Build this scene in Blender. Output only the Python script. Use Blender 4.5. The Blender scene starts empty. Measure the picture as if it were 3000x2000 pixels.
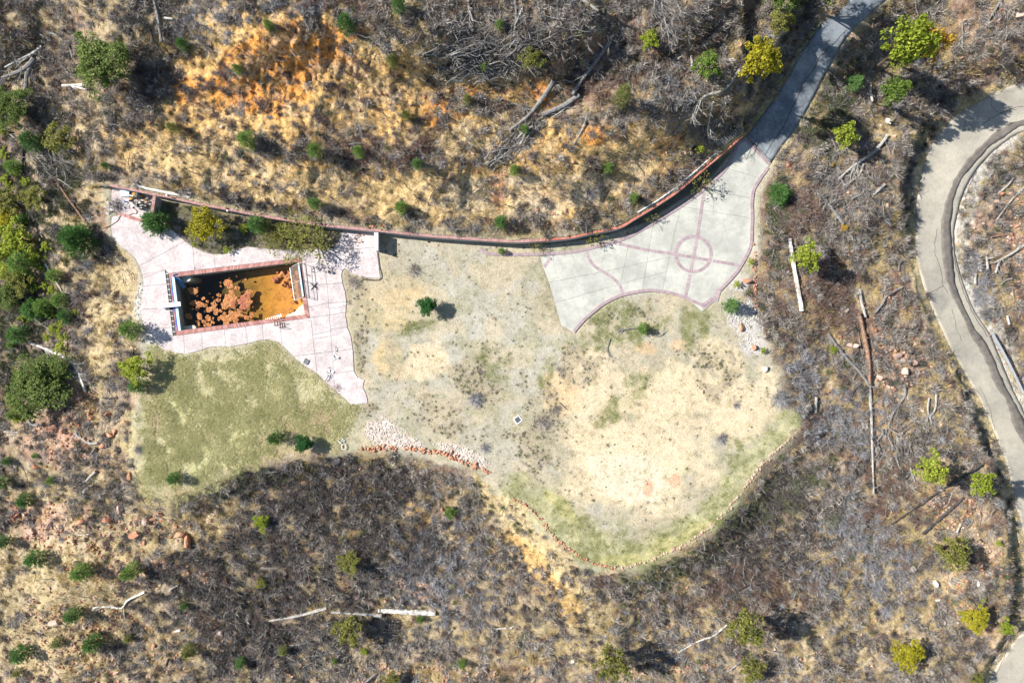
import bpy, bmesh, math, random
import numpy as np
from mathutils import Vector, Matrix
random.seed(11)
rng = np.random.default_rng(11)
SC = bpy.context.scene
COL = SC.collection
H = 65.0           # camera height over the pad, metres
PX = 30.0          # photo pixels per metre on the pad

# ------------------------------------------------------------------ camera, sky, sun, exposure
cam_d = bpy.data.cameras.new('camera'); cam = bpy.data.objects.new('camera', cam_d); COL.objects.link(cam)
cam.location = (0, 0, H); cam.rotation_euler = (0, 0, 0)
cam_d.sensor_width = 36.0; cam_d.lens = 36.0 * H / 100.0
cam_d.clip_start = 0.5; cam_d.clip_end = 3000
SC.camera = cam
SUN_EL = math.radians(37.0)
SHX, SHY = 0.968, -0.25                       # direction in which shadows fall
W_ = bpy.data.worlds.new('World'); SC.world = W_; W_.use_nodes = True
nt = W_.node_tree; nt.nodes.clear()
sky = nt.nodes.new('ShaderNodeTexSky'); sky.sky_type = 'NISHITA'; sky.sun_disc = False
sky.sun_elevation = SUN_EL
sky.sun_rotation = math.atan2(-SHX, -SHY)
sky.altitude = 300; sky.air_density = 1.1; sky.dust_density = 0.6
bgn = nt.nodes.new('ShaderNodeBackground'); bgn.inputs['Strength'].default_value = 0.072
wo = nt.nodes.new('ShaderNodeOutputWorld')
nt.links.new(sky.outputs[0], bgn.inputs[0]); nt.links.new(bgn.outputs[0], wo.inputs[0])
sun_d = bpy.data.lights.new('sun', 'SUN'); sun_d.energy = 5.0; sun_d.angle = math.radians(0.53); sun_d.color = (1.0, 0.955, 0.89)
sun = bpy.data.objects.new('sun', sun_d); COL.objects.link(sun)
sdir = Vector((SHX * math.cos(SUN_EL), SHY * math.cos(SUN_EL), -math.sin(SUN_EL)))
sun.rotation_euler = sdir.to_track_quat('-Z', 'Y').to_euler(); sun.location = (-40, 12, 40)
SC.view_settings.view_transform = 'Standard'; SC.view_settings.look = 'None'
SC.view_settings.exposure = 0.92; SC.view_settings.gamma = 1.0; SC.view_settings.use_curve_mapping = False
SC.render.engine = 'CYCLES'

# ------------------------------------------------------------------ small numeric helpers
def sst(a, b, x):
    t = np.clip((x - a) / (b - a), 0, 1); return t * t * (3 - 2 * t)
_perm = np.random.default_rng(5).random((256, 256)).astype(np.float32)
def vnoise(x, y, seed=0):
    x = x + seed * 37.7; y = y + seed * 91.3
    xi = np.floor(x).astype(int); yi = np.floor(y).astype(int); fx = x - xi; fy = y - yi
    fx = fx * fx * (3 - 2 * fx); fy = fy * fy * (3 - 2 * fy)
    a = _perm[xi & 255, yi & 255]; b = _perm[(xi + 1) & 255, yi & 255]
    c = _perm[xi & 255, (yi + 1) & 255]; d = _perm[(xi + 1) & 255, (yi + 1) & 255]
    return (a * (1 - fx) + b * fx) * (1 - fy) + (c * (1 - fx) + d * fx) * fy
def fbm(x, y, s, o=4, seed=0):
    """0..1 noise, s = size in photo pixels of the largest lumps"""
    v = 0; a = 0.5; t = 0
    for k in range(o):
        v = v + a * vnoise(x / s * 2 ** k, y / s * 2 ** k, seed + k * 3); t += a; a *= 0.55
    return v / t
def seg_dist(x, y, poly, closed=True):
    d = np.full(x.shape, 1e9); n = len(poly)
    for i in range(n if closed else n - 1):
        ax, ay = poly[i]; bx, by = poly[(i + 1) % n]
        ex, ey = bx - ax, by - ay; L = ex * ex + ey * ey + 1e-9
        t = np.clip(((x - ax) * ex + (y - ay) * ey) / L, 0, 1)
        d = np.minimum(d, (x - ax - t * ex) ** 2 + (y - ay - t * ey) ** 2)
    return np.sqrt(d)
def inside(x, y, poly):
    c = np.zeros(x.shape, bool); n = len(poly)
    for i in range(n):
        ax, ay = poly[i]; bx, by = poly[(i + 1) % n]
        if ay == by: continue
        m = ((ay > y) != (by > y)) & (x < (bx - ax) * (y - ay) / (by - ay) + ax)
        c ^= m
    return c
def sdist(x, y, poly):
    d = seg_dist(x, y, poly); return np.where(inside(x, y, poly), -d, d)
def resample(pts, step):
    pts = np.array(pts, float); d = np.r_[0, np.cumsum(np.hypot(*np.diff(pts[:, :2], axis=0).T))]
    n = max(2, int(round(d[-1] / step)) + 1); t = np.linspace(0, d[-1], n)
    return np.stack([np.interp(t, d, pts[:, k]) for k in range(pts.shape[1])], 1)
def smooth_line(pts, step, closed=False):
    """Catmull-Rom through pts then resample"""
    P_ = [np.array(p, float) for p in pts]; n = len(P_); out = []
    rngs = range(n) if closed else range(n - 1)
    for i in rngs:
        if closed: p0, p1, p2, p3 = P_[i - 1], P_[i], P_[(i + 1) % n], P_[(i + 2) % n]
        else: p0, p1, p2, p3 = P_[max(i - 1, 0)], P_[i], P_[i + 1], P_[min(i + 2, n - 1)]
        for t in np.linspace(0, 1, 8, endpoint=False):
            out.append(0.5 * ((2 * p1) + (-p0 + p2) * t + (2 * p0 - 5 * p1 + 4 * p2 - p3) * t * t + (-p0 + 3 * p1 - 3 * p2 + p3) * t ** 3))
    out.append(P_[0] if closed else P_[-1])
    return resample(out, step)

# ------------------------------------------------------------------ plan data (units: photo pixels of the 3000 x 2000 picture)
WALL = [(321,541),(383,554),(452,568),(495,576),(582,596),(664,611),(747,628),(834,642),(950,659),(1102,674),(1260,690),(1400,700),(1500,706),(1585,703),(1670,695),(1725,683),(1814,665),(1862,638),(1925,600),(1989,557),(2053,502),(2104,459),(2138,430),(2176,396)]
TERRACE = [(353,629),(328,636),(325,661),(330,692),(346,715),(376,737),(396,755),(409,778),(419,808),(421,838),(416,871),(412,904),(416,938),(429,964),(447,995),(476,1022),(510,1032),(548,1036),(582,1028),(612,1017),(645,1014),(679,1015),(713,1009),(750,999),(784,994),(814,1000),(835,1017),(860,1043),(886,1066),(928,1092),(962,1126),(992,1151),(1013,1168),(1028,1186),(1077,1180),(1075,1164),(1071,1151),(1063,1136),(1064,1124),(1068,1112),(1047,1104),(1037,1087),(1034,1028),(1028,985),(1018,960),(1012,922),(1015,888),(1011,854),(1004,833),(1000,808),(1003,792),(1010,786),(1020,790),(1026,800),(1062,813),(1114,815),(1105,739),(1098,684),(1005,676),(990,709),(978,727),(940,729),(880,732),(810,732),(747,725),(727,722),(691,732),(661,744),(628,746),(598,739),(568,724),(545,709),(528,692),(502,671),(475,656),(409,645)]
POOL_OUT = [(484,790),(494,801),(882,755),(907,931),(522,982),(507,982)]
POOL_IN = [(508,811),(873,766),(894,921),(528,968)]
COURT = [(2183,404),(2258,480),(2244,498),(2226,527),(2211,557),(2206,596),(2207,638),(2206,667),(2203,718),(2188,756),(2162,799),(2129,837),(2112,854),(2103,886),(2090,881),(2069,905),(2056,912),(2044,901),(2027,886),(2001,873),(1967,862),(1933,856),(1899,854),(1857,860),(1814,871),(1772,892),(1738,918),(1708,945),(1683,976),(1644,952),(1627,892),(1608,826),(1591,782),(1583,752),(1670,742),(1725,731),(1765,718),(1822,702),(1883,667),(1960,622),(2036,570),(2087,527),(2125,489),(2149,450),(2157,427)]
PAD = WALL + [(2259,476),(2225,600),(2225,750),(2180,860),(2260,1050),(2345,1245),(2293,1314),(2243,1362),(2203,1412),(2153,1480),(2113,1525),(2077,1555),(2016,1600),(1950,1632),(1880,1660),(1800,1674),(1745,1662),(1695,1642),(1655,1614),(1620,1582),(1585,1540),(1555,1506),(1525,1482),(1500,1466),(1428,1394),(1200,1325),(1060,1310),(900,1330),(720,1365),(600,1420),(500,1460),(430,1430),(400,1350),(395,1200),(430,1060),(400,960),(405,800),(380,745),(318,690),(312,620),(300,560)]
PIT = [(330,549),(452,571),(444,626),(409,643),(352,627),(322,610)]
ASPH_L = [(2560,-120),(2492,0),(2433,51),(2403,77),(2344,157),(2305,230),(2250,315),(2215,362),(2185,399)]
ASPH_R = [(2700,-120),(2595,0),(2565,26),(2501,85),(2463,136),(2416,225),(2378,298),(2335,370),(2290,430),(2259,478)]
ROAD_L = [(3260,215),(3120,220),(3000,240),(2931,264),(2867,298),(2790,349),(2739,408),(2709,476),(2692,553),(2684,620),(2683,680),(2685,752),(2709,845),(2747,939),(2789,1024),(2832,1100),(2879,1185),(2930,1304),(2952,1367),(2973,1452),(2998,1554),(3012,1640),(3014,1740),(3000,1843),(2973,1875),(2948,1913),(2914,1963),(2890,2010),(2820,2160)]
ROAD_R = [(3260,380),(3120,372),(3000,385),(2952,410),(2905,448),(2868,490),(2835,538),(2812,600),(2802,640),(2796,680),(2798,740),(2815,807),(2853,905),(2904,985),(2930,1049),(2972,1147),(3000,1206),(3045,1310),(3080,1390),(3110,1480),(3140,1600),(3150,1700),(3140,1790),(3120,1850),(3090,1910),(3060,1960),(3040,2010),(2960,2170)]
WET_L = [(3100,335),(3000,350),(2948,366),(2888,413),(2837,464),(2803,510),(2779,566),(2764,620),(2756,680),(2764,773),(2777,837),(2815,913),(2845,981),(2887,1058),(2913,1121),(2951,1181),(2968,1245),(3000,1304),(3040,1400)]
WET_R = [(3100,350),(3000,366),(2952,396),(2901,430),(2854,481),(2820,523),(2799,566),(2790,620),(2786,680),(2791,731),(2797,816),(2823,896),(2866,973),(2900,1024),(2930,1092),(2968,1168),(3000,1228),(3030,1290),(3065,1390)]
BANK = np.array([(380,2700),(430,2672),(500,2652),(600,2640),(700,2655),(850,2690),(960,2735),(1050,2785),(1180,2835),(1330,2892),(1400,2925),(1500,2950),(1650,2968),(1760,2966),(1860,2945),(1950,2895),(2010,2860)], float)
BANK_A = np.array([(340,0),(400,1.6),(620,2.1),(720,.5),(980,.5),(1100,1.4),(1300,1.7),(1900,1.8),(2010,1.2),(2200,.5)], float)
CTRL = [(350,500,.2),(700,580,.2),(1100,640,.2),(1500,670,.2),(1900,560,.3),(2100,400,.4),(400,300,2.6),(800,350,3.2),(1200,400,3.3),(1600,400,3.5),(1900,300,4.3),(2080,230,4.2),
 (0,0,1.5),(400,0,5.0),(800,0,7.6),(1200,0,8.6),(1600,0,8.6),(2000,0,7.4),(2280,60,4.6),(800,-400,9),(1600,-400,10),(2220,430,.2),(2300,300,1.0),(2400,120,2.3),(2520,0,3.3),(2600,-200,4.3),
 (2450,300,0),(2650,100,1),(2900,100,1.6),(3000,0,2.2),(2600,450,-1.0),(2990,290,-2),(2850,350,-2.3),(2740,480,-2.8),(2720,700,-3.2),(2780,900,-3.8),(2860,1080,-4.3),(2950,1280,-4.9),(3000,1450,-5.4),(3060,1700,-6.2),(2960,1950,-7),
 (2950,600,-3.3),(3000,900,-4.6),(3150,1100,-6.5),(2300,600,-.3),(2450,600,-1.0),(2300,900,-.4),(2500,1000,-1.6),(2620,900,-2.3),(2700,1200,-2.5),(2600,1400,-2.8),(2800,1400,-3.6),(2850,1600,-4.2),(2400,1400,-1.8),
 (1700,1760,-1.4),(1300,1500,-1.6),(1000,1500,-1.3),(700,1550,-1.8),(500,1560,-2.0),(0,1500,-5.6),(300,1600,-3.7),(300,1900,-6.2),(0,2000,-8),(800,1900,-4.6),(1200,1900,-5.0),(1600,1950,-5.0),(2000,1900,-4.0),(2100,1600,-2.0),(2300,1900,-4.2),(2600,1900,-5.3),
 (250,800,-1.3),(100,900,-3.7),(0,700,-4.2),(200,560,-.8),(0,450,-2.7),(100,250,-.8),(0,1100,-5.0),(250,1150,-2.1),(340,1000,-.4),(300,1300,-1.4),(1500,2500,-8),(3200,2400,-9),(-300,1200,-8),(-300,0,-1),(3400,0,1)]

# ------------------------------------------------------------------ the terrain as a height over each sight line
def steps_mask(x, y):
    wx = np.array([p[0] for p in WALL], float); wy = np.array([p[1] for p in WALL], float)
    yw = np.interp(x, wx, wy)
    m = (y < yw).astype(float) * sst(215, 300, x) * (x < 2176)
    return m
def relief(x, y):
    """smooth height, no small bumps"""
    num = np.zeros(x.shape); den = np.zeros(x.shape)
    for cx, cy, cz in CTRL:
        w = 1.0 / ((x - cx) ** 2 + (y - cy) ** 2 + 90.0 ** 2) ** 2
        num += w * cz; den += w
    z = num / den
    z = z + (fbm(x, y, 260, 2, 3) - .5) * 0.9
    d = sdist(x, y, PAD)
    z = z * sst(-8, 85, d)
    z = z + 1.25 * steps_mask(x, y)
    offp = sst(0, 120, d)
    xb = np.interp(y, BANK[:, 0], BANK[:, 1]); amp = np.interp(y, BANK_A[:, 0], BANK_A[:, 1])
    s = xb - x + (fbm(x, y, 40, 2, 8) - .5) * 14
    z = z + offp * amp * sst(-3, 8, s) * np.exp(-np.clip(s, 0, None) / 260.0)
    xb2 = np.interp(y, [-400, -60, 60, 160, 260, 330], [2500, 2372, 2300, 2266, 2228, 2190]); s2 = xb2 - x + (fbm(x, y, 50, 2, 14) - .5) * 24
    z = z + 2.0 * sst(380, 280, y) * sst(-2, 16, s2) * np.exp(-np.clip(s2, 0, None) / 230.0)
    return z
fine_x = np.arange(-60, 3061, 5.0); fine_y = np.arange(-60, 2061, 5.0)
ext = 60 + np.cumsum(12 * 1.22 ** np.arange(24))
GX = np.r_[-ext[::-1], fine_x, 3000 + ext]; GY = np.r_[-ext[::-1], fine_y, 2000 + ext]
MX, MY = np.meshgrid(GX, GY)
ZS = relief(MX, MY)
D_TER = sdist(MX, MY, TERRACE); D_CRT = sdist(MX, MY, COURT); D_PIT = sdist(MX, MY, PIT)
D_POOL = sdist(MX, MY, POOL_OUT); D_PAD = sdist(MX, MY, PAD)
ASPH = ASPH_L + ASPH_R[::-1]; ROAD = ROAD_L + ROAD_R[::-1]
D_ASPH = sdist(MX, MY, ASPH); D_ROAD = sdist(MX, MY, ROAD)
D_HARD = np.minimum.reduce([D_TER, D_CRT, D_PIT, D_ASPH, D_ROAD, D_POOL])
bump = (fbm(MX, MY, 34, 4, 21) - .5) * 0.70 + (fbm(MX, MY, 11, 2, 29) - .5) * .26
_rill = np.clip(1.4 - np.sqrt(((MX - 880) / 300) ** 2 + ((MY - 200) / 170) ** 2), 0, 1) + np.clip(1.3 - np.sqrt(((MX - 1620) / 120) ** 2 + ((MY - 1700) / 150) ** 2), 0, 1)
bump = bump + (vnoise(MX / 9 + fbm(MX, MY, 60, 2, 5) * 5, MY / 46, 7) - .5) * .38 * np.clip(_rill, 0, 1)
wild = sst(5, 60, D_PAD)
Zg = ZS + bump * (0.10 + 0.90 * wild) * sst(0, 25, D_HARD)
Zg = Zg - 0.10 * sst(6, -6, D_HARD)
Zg = np.where(D_POOL < -6, -3.6, Zg)
def samp(A, x, y):
    x = np.asarray(x, float); y = np.asarray(y, float)
    i = np.clip(np.searchsorted(GX, x) - 1, 0, len(GX) - 2); j = np.clip(np.searchsorted(GY, y) - 1, 0, len(GY) - 2)
    fx = np.clip((x - GX[i]) / (GX[i + 1] - GX[i]), 0, 1); fy = np.clip((y - GY[j]) / (GY[j + 1] - GY[j]), 0, 1)
    return (A[j, i] * (1 - fx) + A[j, i + 1] * fx) * (1 - fy) + (A[j + 1, i] * (1 - fx) + A[j + 1, i + 1] * fx) * fy
def at_z(x, y, z):
    """point at height z on the sight line of plan position x, y"""
    k = (H - z) / H
    return Vector(((x - 1500) / PX * k, (1000 - y) / PX * k, z))
def G(x, y, up=0.0):
    return at_z(x, y, float(samp(Zg, x, y)) + up)
def GS(x, y, up=0.0):
    return at_z(x, y, float(samp(ZS, x, y)) + up)
def base_of(x, y, hc):
    """foot of a thing whose middle, hc above ground, is seen at x, y"""
    z = float(samp(ZS, x, y)); k = hc / (H - z)
    return x + (1500 - x) * k, y + (1000 - y) * k

# ------------------------------------------------------------------ object helpers
def tag(o, label=None, cat=None, group=None, kind=None):
    if label: o['label'] = label
    if cat: o['category'] = cat
    if group: o['group'] = group
    if kind: o['kind'] = kind
    return o
def empty(name, loc, label=None, cat=None, group=None, rz=0.0):
    o = bpy.data.objects.new(name, None); COL.objects.link(o); o.location = loc; o.rotation_euler = (0, 0, rz)
    o.empty_display_size = 0.3
    return tag(o, label, cat, group)
def mesh_np(name, V, F, mat=None, smooth=False):
    """fast mesh from arrays; F is an (n,k) int array or list of arrays"""
    me = bpy.data.meshes.new(name)
    Fs = F if isinstance(F, list) else [F]
    Fs = [np.asarray(f) for f in Fs if len(f)]
    V = np.asarray(V, np.float32)
    me.vertices.add(len(V)); me.vertices.foreach_set('co', V.ravel())
    idx = np.concatenate([f.ravel() for f in Fs]).astype(np.int32)
    tot = np.concatenate([np.full(len(f), f.shape[1]) for f in Fs]).astype(np.int32)
    st = np.r_[0, np.cumsum(tot)[:-1]].astype(np.int32)
    me.loops.add(len(idx)); me.loops.foreach_set('vertex_index', idx)
    me.polygons.add(len(tot)); me.polygons.foreach_set('loop_start', st); me.polygons.foreach_set('loop_total', tot)
    me.update(calc_edges=True)
    if mat: me.materials.append(mat)
    if smooth: me.polygons.foreach_set('use_smooth', np.ones(len(tot), bool))
    return me
def link(name, me, parent=None, loc=None):
    o = bpy.data.objects.new(name, me); COL.objects.link(o)
    if parent is not None: o.parent = parent
    if loc is not None: o.location = loc
    return o
class MB:
    """collects shapes, world coordinates (or local when an origin is given)"""
    def __init__(s, origin=(0, 0, 0)): s.v = []; s.f = []; s.o = Vector(origin)
    def add(s, vs, fs):
        n = len(s.v); s.v += [tuple(Vector(p) - s.o) for p in vs]; s.f += [tuple(i + n for i in f) for f in fs]
    def prism(s, top, z0, z1=None):
        """top: list of (x,y) world; from z0 up to z1"""
        n = len(top); a = 0.5 * sum(top[i][0] * top[(i + 1) % n][1] - top[(i + 1) % n][0] * top[i][1] for i in range(n))
        if a < 0: top = top[::-1]
        vs = [(p[0], p[1], z1) for p in top] + [(p[0], p[1], z0) for p in top]
        fs = [tuple(range(n)), tuple(range(2 * n - 1, n - 1, -1))] + [(i, i + n, (i + 1) % n + n, (i + 1) % n) for i in range(n)]
        s.add(vs, fs)
    def box(s, c, ax, ay, az):
        c, ax, ay, az = Vector(c), Vector(ax), Vector(ay), Vector(az)
        vs = [c + i * ax + j * ay + k * az for i, j, k in ((-1,-1,-1),(1,-1,-1),(1,1,-1),(-1,1,-1),(-1,-1,1),(1,-1,1),(1,1,1),(-1,1,1))]
        s.add(vs, [(0,3,2,1),(4,5,6,7),(0,1,5,4),(1,2,6,5),(2,3,7,6),(3,0,4,7)])
    def tube(s, pts, rs, n=6, jit=0.0, cap=True):
        pts = [Vector(p) for p in pts]; m = len(pts)
        if not hasattr(rs, '__len__'): rs = [rs] * m
        vs = []; fs = []
        for i, p in enumerate(pts):
            t = (pts[min(i + 1, m - 1)] - pts[max(i - 1, 0)])
            t = t.normalized() if t.length > 1e-9 else Vector((0, 0, 1))
            u = t.cross(Vector((0, 0, 1)));
            if u.length < 0.05: u = t.cross(Vector((1, 0, 0)))
            u.normalize(); w = t.cross(u)
            for k in range(n):
                a = 2 * math.pi * k / n; r = rs[i] * (1 + random.uniform(-jit, jit))
                vs.append(p + u * math.cos(a) * r + w * math.sin(a) * r)
        for i in range(m - 1):
            for k in range(n): fs.append((i * n + k, (i + 1) * n + k, (i + 1) * n + (k + 1) % n, i * n + (k + 1) % n))
        if cap: fs.append(tuple(range(n))); fs.append(tuple(range(m * n - 1, m * n - n - 1, -1)))
        s.add(vs, fs)
    def mesh(s, name, mat, smooth=False):
        me = bpy.data.meshes.new(name); me.from_pydata(s.v, [], s.f); me.update()
        if mat: me.materials.append(mat)
        if smooth:
            for p in me.polygons: p.use_smooth = True
        return me
    def obj(s, name, mat, parent=None, smooth=False, loc=None):
        return link(name, s.mesh(name, mat, smooth), parent, loc)
def copy_thing(root, loc, rz, sc, label, group=None):
    r = root.copy(); COL.objects.link(r); r.location = loc; r.rotation_euler = (0, 0, rz); r.scale = sc
    r['label'] = label
    if group: r['group'] = group
    for ch in root.children:
        c = ch.copy(); COL.objects.link(c); c.parent = r
    return r

# ------------------------------------------------------------------ materials
def nodes(name):
    m = bpy.data.materials.new(name); m.use_nodes = True; t = m.node_tree; t.nodes.clear()
    o = t.nodes.new('ShaderNodeOutputMaterial'); b = t.nodes.new('ShaderNodeBsdfPrincipled')
    t.links.new(b.outputs[0], o.inputs[0]); b.inputs['Roughness'].default_value = 0.9
    b.inputs['Specular IOR Level'].default_value = 0.2
    return m, t, b
def noise(t, scale, detail=4, rough=.6, coord=None):
    n = t.nodes.new('ShaderNodeTexNoise'); n.inputs['Scale'].default_value = scale
    n.inputs['Detail'].default_value = detail; n.inputs['Roughness'].default_value = rough
    if coord is not None: t.links.new(coord, n.inputs['Vector'])
    return n
def ramp(t, src, stops):
    r = t.nodes.new('ShaderNodeValToRGB'); t.links.new(src, r.inputs[0]); e = r.color_ramp.elements
    while len(e) < len(stops): e.new(0.5)
    for k, (p, c) in enumerate(stops):
        e[k].position = p; e[k].color = (*c, 1) if len(c) == 3 else c
    return r
def mix(t, a, b, f=None, mode='MIX', fac=0.5):
    m = t.nodes.new('ShaderNodeMix'); m.data_type = 'RGBA'; m.blend_type = mode
    m.inputs[0].default_value = fac
    if f is not None: t.links.new(f, m.inputs[0])
    for s, i in ((a, 6), (b, 7)):
        if isinstance(s, tuple): m.inputs[i].default_value = (*s, 1)
        else: t.links.new(s, m.inputs[i])
    return m.outputs[2]
def bumpn(t, b, src, strength, dist):
    n = t.nodes.new('ShaderNodeBump'); n.inputs['Strength'].default_value = strength; n.inputs['Distance'].default_value = dist
    t.links.new(src, n.inputs['Height']); t.links.new(n.outputs[0], b.inputs['Normal'])
def geo(t): return t.nodes.new('ShaderNodeNewGeometry')
def simple(name, c1, c2, scale=6.0, rough=.85, spec=.2, metal=0.0, bump=0.0, detail=5, lo=.3, hi=.7):
    m, t, b = nodes(name); g = geo(t)
    n = noise(t, scale, detail, .65, g.outputs['Position'])
    r = ramp(t, n.outputs[0], [(lo, c1), (hi, c2)]); t.links.new(r.outputs[0], b.inputs['Base Color'])
    b.inputs['Roughness'].default_value = rough; b.inputs['Specular IOR Level'].default_value = spec; b.inputs['Metallic'].default_value = metal
    if bump:
        n2 = noise(t, scale * 4, 4, .7, g.outputs['Position']); bumpn(t, b, n2.outputs[0], bump, .03)
    return m
def island(name, stops, scale=.25, trans=0.0, rough=.9, wn=.35):
    """colour differs leaf by leaf / stone by stone and drifts over the place"""
    m, t, b = nodes(name); g = geo(t)
    n = noise(t, scale, 3, .5, g.outputs['Position'])
    o = t.nodes.new('ShaderNodeObjectInfo')
    mm = t.nodes.new('ShaderNodeMath'); mm.operation = 'MULTIPLY_ADD'; t.links.new(g.outputs['Random Per Island'], mm.inputs[0]); mm.inputs[1].default_value = 1 - wn
    m2 = t.nodes.new('ShaderNodeMath'); m2.operation = 'MULTIPLY'; t.links.new(n.outputs[0], m2.inputs[0]); m2.inputs[1].default_value = wn * 1.6
    t.links.new(m2.outputs[0], mm.inputs[2])
    m3 = t.nodes.new('ShaderNodeMath'); m3.operation = 'MULTIPLY_ADD'; t.links.new(o.outputs['Random'], m3.inputs[0]); m3.inputs[1].default_value = .22; t.links.new(mm.outputs[0], m3.inputs[2])
    m4 = t.nodes.new('ShaderNodeMath'); m4.operation = 'SUBTRACT'; t.links.new(m3.outputs[0], m4.inputs[0]); m4.inputs[1].default_value = .20
    k = len(stops); r = ramp(t, m4.outputs[0], [(i / max(1, k - 1), c) for i, c in enumerate(stops)])
    t.links.new(r.outputs[0], b.inputs['Base Color']); b.inputs['Roughness'].default_value = rough
    if trans:
        tr = t.nodes.new('ShaderNodeBsdfTranslucent'); t.links.new(r.outputs[0], tr.inputs[0])
        mx = t.nodes.new('ShaderNodeMixShader'); mx.inputs[0].default_value = trans
        t.links.new(b.outputs[0], mx.inputs[1]); t.links.new(tr.outputs[0], mx.inputs[2])
        out = [x for x in t.nodes if x.type == 'OUTPUT_MATERIAL'][0]; t.links.new(mx.outputs[0], out.inputs[0])
    return m
M = {}
def ground_mat():
    m, t, b = nodes('ground'); g = geo(t)
    a = t.nodes.new('ShaderNodeAttribute'); a.attribute_name = 'soil'; a.attribute_type = 'GEOMETRY'
    p = g.outputs['Position']
    n1 = noise(t, 3.2, 7, .78, p); n2 = noise(t, 12.0, 4, .8, p); n3 = noise(t, .35, 3, .5, p)
    r1 = ramp(t, n1.outputs[0], [(.36, (.5, .47, .44)), (.47, (.95, .95, .95)), (.66, (1.25, 1.23, 1.18))])
    r2 = ramp(t, n2.outputs[0], [(.38, (.5, .46, .42)), (.47, (1, 1, 1)), (.64, (1.3, 1.28, 1.24))])
    r3 = ramp(t, n3.outputs[0], [(.3, (.88, .87, .84)), (.7, (1.1, 1.1, 1.1))])
    c = mix(t, a.outputs['Color'], r1.outputs[0], f=a.outputs['Alpha'], mode='MULTIPLY')
    c = mix(t, c, r2.outputs[0], f=a.outputs['Alpha'], mode='MULTIPLY')
    c = mix(t, c, r3.outputs[0], mode='MULTIPLY', fac=.8)
    n5 = noise(t, 1.3, 6, .7, p); n5.inputs['Distortion'].default_value = .8
    r5 = ramp(t, n5.outputs[0], [(.38, (.58, .54, .50)), (.49, (1, 1, 1)), (.62, (1.14, 1.12, 1.06))]); c = mix(t, c, r5.outputs[0], f=a.outputs['Alpha'], mode='MULTIPLY')
    n6 = noise(t, 5.5, 6, .8, p); r6 = ramp(t, n6.outputs[0], [(.40, (.72, .70, .66)), (.5, (1, 1, 1)), (.62, (1.10, 1.09, 1.07))]); c = mix(t, c, r6.outputs[0], mode='MULTIPLY', fac=.8)
    t.links.new(c, b.inputs['Base Color'])
    n4 = noise(t, 5.0, 8, .72, p); bumpn(t, b, n4.outputs[0], 1.0, .22); t.links.new(a.outputs['Alpha'], [x for x in t.nodes if x.type == 'BUMP'][0].inputs['Strength'])
    b.inputs['Roughness'].default_value = 1.0
    return m
def concrete(name, base, stain, dirt, sc=.5):
    m, t, b = nodes(name); g = geo(t); p = g.outputs['Position']; o = t.nodes.new('ShaderNodeObjectInfo')
    n1 = noise(t, sc, 6, .68, p); n2 = noise(t, sc * 5, 6, .7, p); n3 = noise(t, sc * 30, 3, .6, p)
    r1 = ramp(t, n1.outputs[0], [(.42, stain), (.58, base)])
    r2 = ramp(t, n2.outputs[0], [(.33, dirt), (.52, (1, 1, 1)), (.7, (1.08, 1.07, 1.06))])
    r3 = ramp(t, n3.outputs[0], [(.3, (.86, .86, .86)), (.6, (1.03, 1.03, 1.03))])
    ro = ramp(t, o.outputs['Random'], [(0, (.93, .93, .94)), (1, (1.04, 1.04, 1.03))])
    c = mix(t, r1.outputs[0], r2.outputs[0], mode='MULTIPLY', fac=.75); c = mix(t, c, r3.outputs[0], mode='MULTIPLY', fac=.8)
    c = mix(t, c, ro.outputs[0], mode='MULTIPLY', fac=1.0)
    t.links.new(c, b.inputs['Base Color']); b.inputs['Roughness'].default_value = .8
    bumpn(t, b, n3.outputs[0], .3, .01)
    return m
M['ground'] = ground_mat()
M['pink_slab'] = concrete('pink_concrete', (.60, .54, .525), (.48, .42, .41), (.70, .66, .66), .8)
M['court_slab'] = concrete('pale_court_concrete', (.50, .495, .44), (.39, .39, .35), (.82, .82, .80), .35)
M['slab_base'] = simple('joint_filler', (.05, .045, .04), (.09, .08, .07), 3)
M['band'] = island('dusty_rose_brick', [(.30, .225, .24), (.37, .285, .30), (.43, .34, .355)], .8, wn=.2)
M['coping'] = island('rose_brown_brick', [(.26, .12, .11), (.36, .17, .15), (.46, .24, .21), (.52, .32, .29)], .8, wn=.25)
M['cap_left'] = island('weathered_cap_brick', [(.30, .16, .14), (.42, .24, .22), (.52, .32, .29)], .6, wn=.25)
M['cap_right'] = island('red_cap_brick', [(.40, .14, .09), (.52, .19, .13), (.6, .27, .2)], .6, wn=.25)
M['stucco'] = simple('grey_stucco', (.30, .30, .29), (.40, .39, .37), 1.4, bump=.3)
M['asphalt'] = concrete('faded_asphalt', (.26, .29, .31), (.16, .18, .20), (.72, .72, .74), .7)
M['road'] = concrete('sun_bleached_asphalt', (.44, .405, .325), (.36, .335, .28), (.80, .79, .78), .16)
M['wet'] = simple('dark_asphalt_stain', (.10, .09, .08), (.20, .18, .155), 1.6, rough=.7, detail=6)
M['crack'] = simple('crack_filler', (.04, .04, .04), (.10, .09, .08), 4)
M['white'] = simple('white_fibreglass', (.78, .78, .78), (.86, .86, .86), 3, rough=.5, spec=.4)
M['blue_board'] = simple('faded_blue_board', (.05, .14, .27), (.09, .22, .38), 5, rough=.5, spec=.4)
M['blue_rim'] = simple('blue_trim', (.01, .13, .62), (.02, .2, .75), 4, rough=.4)
M['pale_blue'] = simple('pale_blue_lid', (.42, .62, .72), (.55, .76, .84), 2, rough=.45, spec=.4)
M['plaster'] = simple('grey_green_plaster', (.25, .28, .25), (.36, .40, .34), 1.5, bump=.2)
M['bench'] = simple('pale_pool_plaster', (.42, .44, .36), (.6, .6, .52), 2, bump=.2)
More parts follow.
